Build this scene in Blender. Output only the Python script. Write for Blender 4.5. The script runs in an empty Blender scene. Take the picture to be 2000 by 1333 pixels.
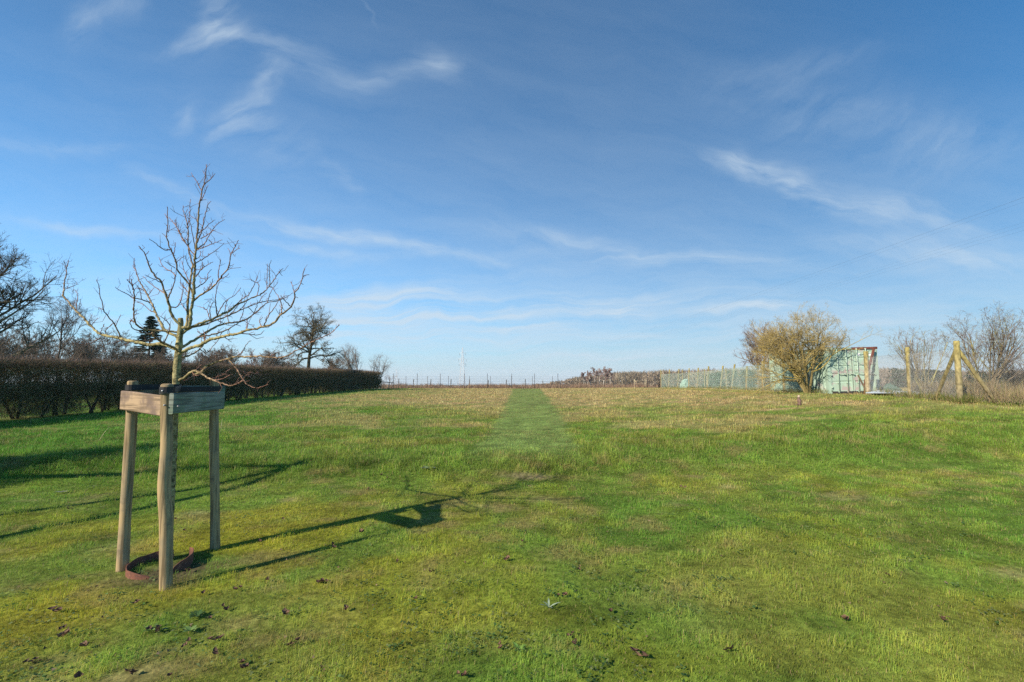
import bpy, bmesh, math
import numpy as np
from mathutils import Vector

sc = bpy.context.scene
C = sc.collection
R_ = math.radians

# ------------------------------------------------------------------ camera
F = 889.0                     # focal length in photo pixels (2000 wide) = 16 mm on 36 mm
HOR = 738.0                   # horizon row in the photo
CAMZ = 1.6
PITCH = math.atan((HOR - 666.5) / F)
cam = bpy.data.cameras.new('camera')
cam.lens = 16.0
cam.sensor_width = 36.0
cam.clip_start = 0.05
cam.clip_end = 20000
camo = bpy.data.objects.new('camera', cam)
C.objects.link(camo)
camo.location = (0, 0, CAMZ)
camo.rotation_euler = (math.pi / 2 + PITCH, 0, 0)
sc.camera = camo
sc.render.resolution_x = 1024
sc.render.resolution_y = 682

# ------------------------------------------------------------------ light
SUN_EL = R_(31.0)
SUN_AZ = R_(229.0)            # compass-like: x = sin, y = cos -> behind and left of the camera
sd = Vector((math.sin(SUN_AZ) * math.cos(SUN_EL), math.cos(SUN_AZ) * math.cos(SUN_EL), math.sin(SUN_EL)))
sl = bpy.data.lights.new('sun', 'SUN')
sl.energy = 5.0
sl.angle = R_(0.5)
sl.color = (1.0, 0.9, 0.76)
so = bpy.data.objects.new('sun', sl)
C.objects.link(so)
so.rotation_euler = sd.to_track_quat('Z', 'Y').to_euler()
so.location = (-20, -20, 30)

sc.view_settings.view_transform = 'Standard'
sc.view_settings.look = 'None'
sc.view_settings.exposure = 0.76
sc.view_settings.gamma = 1.0
sc.view_settings.use_curve_mapping = False
sc.cycles.use_denoising = False
sc.cycles.use_adaptive_sampling = False
sc.cycles.denoiser = 'OPENIMAGEDENOISE'
sc.cycles.denoising_input_passes = 'RGB_ALBEDO_NORMAL'
sc.cycles.denoising_prefilter = 'ACCURATE'
sc.cycles.max_bounces = 6
sc.cycles.diffuse_bounces = 3
sc.cycles.transparent_max_bounces = 6
sc.cycles.volume_bounces = 0

SKY_STRENGTH = 0.075


def pix_ray(px, py):
    u = (px - 1000.0) / F
    v = (666.5 - py) / F
    cp, sp = math.cos(PITCH), math.sin(PITCH)
    return u, cp - v * sp, sp + v * cp


def build_world():
    w = bpy.data.worlds.new('World')
    sc.world = w
    w.use_nodes = True
    nt = w.node_tree
    N, L = nt.nodes, nt.links
    N.clear()
    out = N.new('ShaderNodeOutputWorld')
    bg = N.new('ShaderNodeBackground')
    bg.inputs['Strength'].default_value = SKY_STRENGTH
    sky = N.new('ShaderNodeTexSky')
    sky.sky_type = 'NISHITA'
    sky.sun_disc = False
    sky.sun_elevation = SUN_EL
    sky.sun_rotation = -SUN_AZ
    sky.altitude = 0
    sky.air_density = 0.85
    sky.dust_density = 0.3
    sky.ozone_density = 3.5
    tc = N.new('ShaderNodeTexCoord')
    sep = N.new('ShaderNodeSeparateXYZ')
    L.new(tc.outputs['Generated'], sep.inputs[0])

    def val(x):
        return x

    def M(op, a, b=None, c=None, clamp=False):
        n = N.new('ShaderNodeMath')
        n.operation = op
        n.use_clamp = clamp
        for i, x in enumerate((a, b, c)):
            if x is None:
                continue
            if isinstance(x, (int, float)):
                n.inputs[i].default_value = x
            else:
                L.new(x, n.inputs[i])
        return n.outputs[0]

    yy = M('MAXIMUM', sep.outputs[1], 0.06)
    a = M('DIVIDE', sep.outputs[0], yy)
    e = M('DIVIDE', sep.outputs[2], yy)
    comb = N.new('ShaderNodeCombineXYZ')
    L.new(a, comb.inputs[0])
    L.new(e, comb.inputs[1])

    def noise(vec, scale, detail=5, rough=0.55, dist=0.0, color=False):
        n = N.new('ShaderNodeTexNoise')
        n.inputs['Scale'].default_value = scale
        n.inputs['Detail'].default_value = detail
        n.inputs['Roughness'].default_value = rough
        n.inputs['Distortion'].default_value = dist
        L.new(vec, n.inputs['Vector'])
        return n.outputs['Color' if color else 'Fac']

    # warp of the cloud coordinates so that wisps have ragged, curved outlines
    wn = noise(comb.outputs[0], 3.2, 4, 0.6, 0.0, True)
    wsep = N.new('ShaderNodeSeparateColor')
    L.new(wn, wsep.inputs[0])
    aw = M('ADD', a, M('MULTIPLY', M('SUBTRACT', wsep.outputs[0], 0.5), 0.22))
    ew = M('ADD', e, M('MULTIPLY', M('SUBTRACT', wsep.outputs[1], 0.5), 0.11))

    def fibre(angle, sx, sy):
        mp = N.new('ShaderNodeMapping')
        mp.vector_type = 'TEXTURE'
        mp.inputs['Rotation'].default_value = (0, 0, angle)
        mp.inputs['Scale'].default_value = (1.0 / sx, 1.0 / sy, 1)
        cb = N.new('ShaderNodeCombineXYZ')
        L.new(aw, cb.inputs[0])
        L.new(ew, cb.inputs[1])
        L.new(cb.outputs[0], mp.inputs['Vector'])
        return noise(mp.outputs[0], 1.0, 7, 0.62, 0.15)

    f1 = fibre(R_(-14), 3.0, 14.0)
    f2 = fibre(R_(35), 5.0, 15.0)
    f3 = fibre(R_(3), 2.0, 34.0)

    def wisp(px, py, l, wd, ang, s, fib):
        """soft streak centred on a direction of the sky; ang > 0 falls to the right"""
        rx, ry, rz = pix_ray(px, py)
        ca, ce = rx / ry, rz / ry
        t = -R_(ang)
        ct, st = math.cos(t), math.sin(t)
        da = M('SUBTRACT', aw, ca)
        de = M('SUBTRACT', ew, ce)
        p = M('ADD', M('MULTIPLY', da, ct * F / l), M('MULTIPLY', de, st * F / l))
        q = M('ADD', M('MULTIPLY', da, -st * F / wd), M('MULTIPLY', de, ct * F / wd))
        r = M('ADD', M('MULTIPLY', p, p), M('MULTIPLY', q, q))
        g = M('EXPONENT', M('MULTIPLY', r, -0.9))
        fm = M('MULTIPLY', M('SUBTRACT', fib, 0.33), 2.6, clamp=True)
        return M('MULTIPLY', M('MULTIPLY', g, fm), s)

    W = [
        (160, 45, 45, 29.9, 110, 0.282, f2),
        (235, 10, 60, 25.3, -10, 0.202, f2),
        (415, 18, 34, 69, 5, 0.417, f2),
        (430, 60, 46, 29.9, 0, 0.336, f2),
        (355, 85, 45, 18.4, -22, 0.282, f2),
        (520, 92, 80, 23, 24, 0.336, f1),
        (620, 120, 90, 34.5, 25, 0.189, f1),
        (515, 140, 34, 20.7, -40, 0.303, f2),
        (485, 195, 22, 70, 25, 0.34, f2),
        (480, 245, 50, 40, 0, 0.3, f2),
        (550, 290, 60, 50, 20, 0.2, f2),
        (385, 225, 16, 40, 0, 0.25, f2),
        (780, 142, 80, 18.4, -8, 0.336, f1),
        (845, 135, 35, 27.6, 20, 0.336, f1),
        (640, 345, 60, 12, 50, 0.3, f1),
        (1440, 315, 60, 23, 12, 0.527, f1),
        (1540, 345, 70, 25.3, 24, 0.637, f1),
        (1600, 385, 110, 25.3, 22, 0.468, f1),
        (1740, 420, 130, 32.2, 12, 0.425, f1),
        (1880, 450, 70, 18.4, 20, 0.383, f1),
        (1640, 225, 220, 60, 12, 0.2, f2),
        (1560, 125, 160, 30, -8, 0.14, f2),
        (1850, 300, 200, 60, -10, 0.16, f2),
        (360, 385, 100, 12, 27, 0.459, f1),
        (620, 455, 200, 12, 11, 0.54, f1),
        (850, 492, 150, 10, 10, 0.486, f1),
        (560, 480, 140, 9, 9, 0.486, f1),
        (170, 450, 140, 10, 10, 0.486, f1),
        (110, 285, 180, 12, 4, 0.2, f1),
        (1120, 478, 170, 14, 8, 0.459, f1),
        (1400, 508, 300, 12, 1, 0.34, f3),
        (1850, 505, 190, 24, 8, 0.5, f1),
        (760, 588, 180, 22, 0, 0.675, f3),
        (880, 612, 240, 13, -4, 0.743, f3),
        (1190, 598, 80, 11, 4, 0.81, f3),
        (1330, 590, 200, 12, 4, 0.3, f3),
        (1460, 606, 110, 9, -5, 0.5, f3),
        (800, 662, 260, 10, 1, 0.459, f3),
        (1250, 690, 240, 9, -5, 0.486, f3),
        (1000, 640, 300, 9, 2, 0.338, f3),
        (1850, 600, 200, 16, -6, 0.2, f3),
        (725, 16, 3, 29.9, -32, 0.148, f1),
        (1000, 640, 900, 70, 0, 0.243, f3)]
    tot = None
    for args in W:
        x = wisp(*args)
        tot = x if tot is None else M('ADD', tot, x)
    # thin veil everywhere
    deep = wisp(2050, -60, 620, 400, -14, .80, M('ADD', M('MULTIPLY', f1, 0.0), 1.0))
    veil = M('MULTIPLY', M('EXPONENT', M('MULTIPLY', M('MAXIMUM', e, 0.0), -1.35)), 0.33)
    veil = M('MULTIPLY', veil, M('SUBTRACT', 1.0, deep))
    veil = M('MULTIPLY', veil, M('ADD', M('MULTIPLY', f1, 1.2), 0.40))
    low = M('MULTIPLY', M('SUBTRACT', f3, 0.40), 0.9, clamp=True)
    lowm = M('EXPONENT', M('MULTIPLY', M('MULTIPLY', e, e), -18.0))
    tot = M('ADD', tot, M('ADD', veil, M('MULTIPLY', low, lowm)))
    tot = M('MINIMUM', tot, 0.85)
    up = M('GREATER_THAN', sep.outputs[2], -0.02)
    tot = M('MULTIPLY', tot, up)

    tint = N.new('ShaderNodeMix')
    tint.data_type = 'RGBA'
    tint.blend_type = 'MULTIPLY'
    tint.inputs['Factor'].default_value = 1.0
    L.new(sky.outputs[0], tint.inputs['A'])
    tint.inputs['B'].default_value = (.37, 1.06, 1.32, 1)
    hz = N.new('ShaderNodeMix')
    hz.data_type = 'RGBA'
    L.new(M('MULTIPLY', M('EXPONENT', M('MULTIPLY', M('MAXIMUM', sep.outputs[2], 0.0), -9.0)), 0.85), hz.inputs['Factor'])
    L.new(tint.outputs['Result'], hz.inputs['A'])
    hz.inputs['B'].default_value = (4.2, 4.85, 5.4, 1)
    mix = N.new('ShaderNodeMix')
    mix.data_type = 'RGBA'
    L.new(tot, mix.inputs['Factor'])
    L.new(hz.outputs['Result'], mix.inputs['A'])
    mix.inputs['B'].default_value = (4.9, 5.85, 6.7, 1)
    L.new(mix.outputs['Result'], bg.inputs['Color'])
    L.new(bg.outputs[0], out.inputs[0])
    return w


build_world()

# ------------------------------------------------------------------ helpers
rng = np.random.default_rng(7)


def _hash(ix, iy, seed):
    h = (ix.astype(np.int64) * 374761393 + iy.astype(np.int64) * 668265263 + seed * 982451653) & 0xffffffff
    h = ((h ^ (h >> 13)) * 1274126177) & 0xffffffff
    h = h ^ (h >> 16)
    return (h & 0xffffff) / float(0xffffff)


def vnoise(x, y, seed=0):
    x = np.asarray(x, float)
    y = np.asarray(y, float)
    ix, iy = np.floor(x), np.floor(y)
    fx, fy = x - ix, y - iy
    fx = fx * fx * (3 - 2 * fx)
    fy = fy * fy * (3 - 2 * fy)
    a = _hash(ix, iy, seed)
    b = _hash(ix + 1, iy, seed)
    c = _hash(ix, iy + 1, seed)
    d = _hash(ix + 1, iy + 1, seed)
    return (a * (1 - fx) + b * fx) * (1 - fy) + (c * (1 - fx) + d * fx) * fy


def fbm(x, y, seed=0, octv=4):
    x = np.asarray(x, float)
    y = np.asarray(y, float)
    s, t, amp = 0.0, 0.0, 1.0
    for k in range(octv):
        s = s + amp * vnoise(x * 2 ** k + 17.3 * k, y * 2 ** k - 9.1 * k, seed + k)
        t += amp
        amp *= 0.5
    return s / t


def sstep(a, b, x):
    t = np.clip((x - a) / (b - a), 0, 1)
    return t * t * (3 - 2 * t)


LY = [-50, 9, 14, 30, 45, 55, 63, 75, 90, 120, 250, 500, 1000, 1500, 6000, 20000]
LZ = [.2, .22, .24, .34, .34, .25, .08, -.25, -.9, -2.0, -6.5, -11, -19, -26, -85, -300]
RY = [-50, 9, 14.8, 19, 23, 32, 42, 56, 70, 90, 120, 250, 500, 1000, 1500, 6000, 20000]
RZ = [.3, .42, .80, .82, .80, .68, .56, .32, -.08, -.9, -2.0, -6.5, -11, -19, -26, -85, -300]


def bank_y(x):
    x = np.asarray(x, float)
    return 7.5 + np.where(x > 0, 0.16, 0.06) * np.clip(x, -12, 12) + 0.5 * (fbm(x * 0.5, x * 0 + 3.3, 5, 3) - .5)


def H(x, y):
    x = np.asarray(x, float)
    y = np.asarray(y, float)
    u = sstep(1.0, 15.0, x)
    up = np.interp(y, LY, LZ) * (1 - u) + np.interp(y, RY, RZ) * u
    b = sstep(-0.55, 0.95, y - bank_y(x))
    z = up * b
    near = np.exp(-np.hypot(x, y) / 40.0)
    z = z + near * (0.06 * (fbm(x * 0.45, y * 0.45, 11, 3) - .5) + 0.035 * b * (fbm(x * 1.7, y * 1.7, 13, 3) - .5))
    # far right wooded rise
    return z


def ground_at(px, py):
    """where the view ray through a photo pixel meets the ground"""
    rx, ry, rz = pix_ray(px, py)
    t0, t = 0.5, 0.5
    while t < 400:
        if CAMZ + rz * t < float(H(rx * t, ry * t)):
            break
        t0 = t
        t *= 1.01
    for _ in range(30):
        m = .5 * (t0 + t)
        if CAMZ + rz * m < float(H(rx * m, ry * m)):
            t = m
        else:
            t0 = m
    return np.array([rx * t, ry * t, float(H(rx * t, ry * t))])


def at(px, py, d):
    """point on the view ray at depth d"""
    rx, ry, rz = pix_ray(px, py)
    return np.array([rx / ry * d, d, CAMZ + rz / ry * d])


def X(px, d):
    return at(px, HOR, d)[0]


class MB:
    """collects geometry for one mesh object"""

    def __init__(self):
        self.v, self.c, self.f, self.n = [], [], {3: [], 4: []}, 0

    def add(self, v, f, col=None):
        v = np.asarray(v, float).reshape(-1, 3)
        f = np.asarray(f, np.int64)
        if len(f):
            self.f[f.shape[1]].append(f + self.n)
        self.v.append(v)
        if col is None:
            col = np.ones((len(v), 3))
        col = np.asarray(col, float)
        if col.ndim == 1:
            col = np.tile(col, (len(v), 1))
        self.c.append(col)
        self.n += len(v)
        return self

    def box(self, p, s, rz=0.0, col=None):
        """box with centre p, full size s"""
        a = np.array([[x, y, z] for x in (-.5, .5) for y in (-.5, .5) for z in (-.5, .5)]) * np.asarray(s, float)
        c, sn = math.cos(rz), math.sin(rz)
        a = np.stack([a[:, 0] * c - a[:, 1] * sn, a[:, 0] * sn + a[:, 1] * c, a[:, 2]], 1) + np.asarray(p, float)
        f = [[0, 1, 3, 2], [4, 6, 7, 5], [0, 4, 5, 1], [2, 3, 7, 6], [0, 2, 6, 4], [1, 5, 7, 3]]
        return self.add(a, f, col)

    def bar(self, p0, p1, wid, hgt, up=(0, 0, 1), col=None):
        """square bar from p0 to p1"""
        p0, p1 = np.asarray(p0, float), np.asarray(p1, float)
        d = (p1 - p0) / max(1e-9, np.linalg.norm(p1 - p0))
        u = np.asarray(up, float)
        s = np.cross(d, u)
        if np.linalg.norm(s) < 1e-4:
            s = np.cross(d, np.array([1.0, 0, 0]))
        s = s / np.linalg.norm(s)
        u = np.cross(s, d)
        v = []
        for p in (p0, p1):
            for a, b in ((-1, -1), (1, -1), (1, 1), (-1, 1)):
                v.append(p + s * a * wid / 2 + u * b * hgt / 2)
        f = [[0, 1, 2, 3], [7, 6, 5, 4], [0, 4, 5, 1], [1, 5, 6, 2], [2, 6, 7, 3], [3, 7, 4, 0]]
        return self.add(v, f, col)

    def tube(self, pts, rad, sides=8, col=None, cap=True):
        pts = np.asarray(pts, float)
        n = len(pts)
        rad = np.broadcast_to(np.asarray(rad, float), (n,))
        t = np.gradient(pts, axis=0)
        t /= np.maximum(1e-9, np.linalg.norm(t, axis=1))[:, None]
        ref = np.array([0, 0, 1.0]) if abs(t[0][2]) < .9 else np.array([1.0, 0, 0])
        u = np.cross(t[0], ref)
        u /= np.linalg.norm(u)
        vs = []
        ang = np.arange(sides) * 2 * np.pi / sides
        for i in range(n):
            u = u - t[i] * np.dot(u, t[i])
            u /= max(1e-9, np.linalg.norm(u))
            w = np.cross(t[i], u)
            vs.append(pts[i] + rad[i] * (np.cos(ang)[:, None] * u + np.sin(ang)[:, None] * w))
        v = np.concatenate(vs)
        k = np.arange(sides)
        k2 = (k + 1) % sides
        f = np.concatenate([np.stack([i * sides + k, i * sides + k2, (i + 1) * sides + k2, (i + 1) * sides + k], 1)
                            for i in range(n - 1)])
        cc = None
        if col is not None:
            col = np.asarray(col, float)
            cc = np.repeat(col, sides, axis=0) if col.ndim == 2 else col
        base = self.n
        self.add(v, f, cc)
        if cap:
            cv = np.array([pts[0], pts[-1]])
            c2 = None
            if col is not None:
                c2 = col[[0, -1]] if col.ndim == 2 else col
            self.add(cv, np.zeros((0, 3), int), c2)
            a, b = base + len(v), base + len(v) + 1
            e = (n - 1) * sides
            self.f[3].append(np.stack([np.full(sides, a), base + k2, base + k], 1))
            self.f[3].append(np.stack([np.full(sides, b), base + e + k, base + e + k2], 1))
        return self

    def tubes(self, P, Rd, sides, col):
        """many tubes at once: P (k,n,3), Rd (k,n), col (k,n,3)"""
        P = np.asarray(P, float)
        k, n, _ = P.shape
        t = np.gradient(P, axis=1)
        t /= np.maximum(1e-9, np.linalg.norm(t, axis=2))[..., None]
        ref = np.tile(np.array([0.31, 0.57, 0.76]), (k, 1))
        m = P[:, -1] - P[:, 0]
        m /= np.maximum(1e-9, np.linalg.norm(m, axis=1))[:, None]
        bad = np.abs((m * ref).sum(1)) > .9
        ref[bad] = np.array([0.9, -0.3, 0.2])
        u = np.cross(t, ref[:, None, :])
        u /= np.maximum(1e-9, np.linalg.norm(u, axis=2))[..., None]
        w = np.cross(t, u)
        ang = np.arange(sides) * 2 * np.pi / sides
        V = P[:, :, None, :] + Rd[:, :, None, None] * (np.cos(ang)[None, None, :, None] * u[:, :, None, :] +
                                                       np.sin(ang)[None, None, :, None] * w[:, :, None, :])
        i = np.arange(k)[:, None, None] * (n * sides)
        j = np.arange(n - 1)[None, :, None] * sides
        s = np.arange(sides)[None, None, :]
        s2 = (s + 1) % sides
        f = np.stack([i + j + s, i + j + s2, i + j + sides + s2, i + j + sides + s], -1).reshape(-1, 4)
        cc = np.repeat(np.asarray(col, float), sides, axis=1).reshape(-1, 3)
        return self.add(V.reshape(-1, 3), f, cc)

    def tris(self, P0, P1, wid, col, r):
        """thin tapering twigs, each one triangle"""
        P0, P1 = np.asarray(P0, float), np.asarray(P1, float)
        k = len(P0)
        d = P1 - P0
        s = np.cross(d, r.normal(size=(k, 3)))
        s /= np.maximum(1e-9, np.linalg.norm(s, axis=1))[:, None]
        s *= (np.asarray(wid) * np.ones(k))[:, None] * .5
        V = np.stack([P0 - s, P0 + s, P1], 1).reshape(-1, 3)
        f = np.arange(3 * k).reshape(-1, 3)
        c = np.asarray(col, float)
        c = np.repeat(c, 3, axis=0) if c.ndim == 2 else c
        return self.add(V, f, c)

    def build(self, name, mat, parent=None, smooth=False, origin=None):
        V = np.concatenate(self.v)
        if origin is not None:
            V = V - np.asarray(origin, float)
        Cc = np.concatenate(self.c)
        me = bpy.data.meshes.new(name)
        loops, starts, tot = [], [], 0
        for k in (3, 4):
            if self.f[k]:
                f = np.concatenate(self.f[k])
                loops.append(f.ravel())
                starts.append(tot + np.arange(len(f)) * k)
                tot += f.size
        loops = np.concatenate(loops).astype(np.int32)
        starts = np.concatenate(starts).astype(np.int32)
        me.vertices.add(len(V))
        me.vertices.foreach_set('co', V.astype(np.float32).ravel())
        me.loops.add(len(loops))
        me.loops.foreach_set('vertex_index', loops)
        me.polygons.add(len(starts))
        me.polygons.foreach_set('loop_start', starts)
        at_ = me.color_attributes.new('Col', 'FLOAT_COLOR', 'POINT')
        rgba = np.ones((len(V), 4), np.float32)
        rgba[:, :3] = Cc
        at_.data.foreach_set('color', rgba.ravel())
        me.update(calc_edges=True)
        me.validate()
        me.polygons.foreach_set('use_smooth', np.full(len(me.polygons), smooth))
        me.materials.append(mat)
        o = bpy.data.objects.new(name, me)
        C.objects.link(o)
        if origin is not None and parent is None:
            o.location = origin
        if parent is not None:
            o.parent = parent
        return o


def tag(o, label=None, cat=None, group=None, kind=None):
    if label:
        o['label'] = label
    if cat:
        o['category'] = cat
    if group:
        o['group'] = group
    if kind:
        o['kind'] = kind
    return o


def empty(name, loc, label, cat, group=None, rz=0.0):
    o = bpy.data.objects.new(name, None)
    o.empty_display_size = 0.3
    C.objects.link(o)
    o.location = loc
    o.rotation_euler = (0, 0, rz)
    return tag(o, label, cat, group)


# ------------------------------------------------------------------ materials
def new_mat(name):
    m = bpy.data.materials.new(name)
    m.use_nodes = True
    nt = m.node_tree
    nt.nodes.clear()
    return m, nt.nodes, nt.links


def attr_mat(name, rough=0.8, trans=0.0, spec=0.2, var=0.35, scale=8.0, bump=0.0, bscale=60.0, stretch=(1, 1, 1)):
    """colour attribute times a noise variation"""
    m, N, L = new_mat(name)
    out = N.new('ShaderNodeOutputMaterial')
    at_ = N.new('ShaderNodeAttribute')
    at_.attribute_name = 'Col'
    geo = N.new('ShaderNodeNewGeometry')
    mp = N.new('ShaderNodeMapping')
    mp.inputs['Scale'].default_value = stretch
    L.new(geo.outputs['Position'], mp.inputs[0])
    no = N.new('ShaderNodeTexNoise')
    no.inputs['Scale'].default_value = scale
    no.inputs['Detail'].default_value = 6
    L.new(mp.outputs[0], no.inputs['Vector'])
    mr = N.new('ShaderNodeMapRange')
    mr.inputs['From Min'].default_value = 0.3
    mr.inputs['From Max'].default_value = 0.7
    mr.inputs['To Min'].default_value = 1 - var
    mr.inputs['To Max'].default_value = 1 + var
    L.new(no.outputs['Fac'], mr.inputs['Value'])
    mx = N.new('ShaderNodeVectorMath')
    mx.operation = 'SCALE'
    L.new(at_.outputs['Color'], mx.inputs[0])
    L.new(mr.outputs[0], mx.inputs['Scale'])
    p = N.new('ShaderNodeBsdfPrincipled')
    p.inputs['Roughness'].default_value = rough
    p.inputs['Specular IOR Level'].default_value = spec
    L.new(mx.outputs[0], p.inputs['Base Color'])
    if bump:
        n2 = N.new('ShaderNodeTexNoise')
        n2.inputs['Scale'].default_value = bscale
        n2.inputs['Detail'].default_value = 5
        L.new(mp.outputs[0], n2.inputs['Vector'])
        b = N.new('ShaderNodeBump')
        b.inputs['Strength'].default_value = bump
        b.inputs['Distance'].default_value = 0.01
        L.new(n2.outputs['Fac'], b.inputs['Height'])
        L.new(b.outputs[0], p.inputs['Normal'])
    sh = p.outputs[0]
    if trans:
        t = N.new('ShaderNodeBsdfTranslucent')
        L.new(mx.outputs[0], t.inputs['Color'])
        ms = N.new('ShaderNodeMixShader')
        ms.inputs[0].default_value = trans
        L.new(p.outputs[0], ms.inputs[1])
        L.new(t.outputs[0], ms.inputs[2])
        sh = ms.outputs[0]
    L.new(sh, out.inputs[0])
    return m


def two_mat(name, ca, cb, scale=5.0, rough=0.8, lo=0.42, hi=0.6, cc=None, cscale=14.0, clo=0.55, chi=0.7,
            stretch=(1, 1, 1), bump=0.3, bscale=40.0, metal=0.0, grain=None, spec=0.3, obj=True, bdist=0.004):
    """two tones mixed by noise, an optional third in patches, optional grain along an axis"""
    m, N, L = new_mat(name)
    out = N.new('ShaderNodeOutputMaterial')
    p = N.new('ShaderNodeBsdfPrincipled')
    p.inputs['Roughness'].default_value = rough
    p.inputs['Metallic'].default_value = metal
    p.inputs['Specular IOR Level'].default_value = spec
    tc = N.new('ShaderNodeTexCoord')
    mp = N.new('ShaderNodeMapping')
    mp.inputs['Scale'].default_value = stretch
    L.new(tc.outputs['Object'], mp.inputs[0])

    def ns(sc_, det=6, vec=None):
        n = N.new('ShaderNodeTexNoise')
        n.inputs['Scale'].default_value = sc_
        n.inputs['Detail'].default_value = det
        n.inputs['Roughness'].default_value = .6
        L.new((vec or mp).outputs[0], n.inputs['Vector'])
        return n

    def rng_(o, a, b):
        r = N.new('ShaderNodeMapRange')
        r.interpolation_type = 'SMOOTHSTEP'
        r.inputs['From Min'].default_value = a
        r.inputs['From Max'].default_value = b
        L.new(o, r.inputs['Value'])
        return r.outputs[0]

    def mixc(f, a, b):
        x = N.new('ShaderNodeMix')
        x.data_type = 'RGBA'
        L.new(f, x.inputs['Factor'])
        for s, v in (('A', a), ('B', b)):
            if isinstance(v, tuple):
                x.inputs[s].default_value = (*v, 1)
            else:
                L.new(v, x.inputs[s])
        return x.outputs['Result']

    n1 = ns(scale)
    col = mixc(rng_(n1.outputs['Fac'], lo, hi), ca, cb)
    hgt = ns(bscale).outputs['Fac']
    if grain:
        gm = N.new('ShaderNodeMapping')
        gm.inputs['Scale'].default_value = grain
        L.new(tc.outputs['Object'], gm.inputs[0])
        g = ns(1.0, 8, gm)
        gg = rng_(g.outputs['Fac'], .36, .56)
        dark = tuple(x * .42 for x in ca)
        col = mixc(gg, dark, col)
        hgt = g.outputs['Fac']
    if cc:
        n3 = ns(cscale)
        col = mixc(rng_(n3.outputs['Fac'], clo, chi), col, cc)
    L.new(col, p.inputs['Base Color'])
    b = N.new('ShaderNodeBump')
    b.inputs['Strength'].default_value = bump
    b.inputs['Distance'].default_value = bdist
    L.new(hgt, b.inputs['Height'])
    L.new(b.outputs[0], p.inputs['Normal'])
    L.new(p.outputs[0], out.inputs[0])
    return m


M_TWIG = attr_mat('bark_and_twigs', .85, 0, .15, .3, 9)
M_BARK = attr_mat('lichened_bark', .9, 0, .1, .75, 30, 1.0, 110)
M_GRASS = attr_mat('grass_blades', .55, .38, .12, .22, 2.3)
M_GROUND = attr_mat('turf', .95, 0, .05, .5, 16, .9, 35)
M_HEDGE = attr_mat('hedge_twigs', .8, .1, .15, .3, 3)
M_FAR = attr_mat('distant_twigs', .9, 0, .1, .3, .2)

# ------------------------------------------------------------------ lawn, field, mown path


def path_edges(y):
    """left and right edge of the mown strip at depth y"""
    l = np.interp(y, [8.0, 10, 14, 30, 62], [-0.85, -0.70, -0.50, -0.20, 0.15])
    r = np.interp(y, [8.0, 10, 14, 30, 62], [1.25, 1.38, 1.65, 2.35, 3.6])
    return l, r


def in_path(x, y):
    l, r = path_edges(y)
    wob = 0.22 * (fbm(y * 1.3, x * .4 + 2.2, 3, 3) - .5) + .22 * (fbm(y * 4.5, x * 4.5, 4, 2) - .5)
    s = np.minimum(x - l + wob, r + wob - x)
    return sstep(-0.08, 0.14, s) * sstep(7.4, 9.6, y + .8 * (fbm(x * 1.2, y * .8, 8, 3) - .5)) * sstep(66, 63, y)


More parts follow.
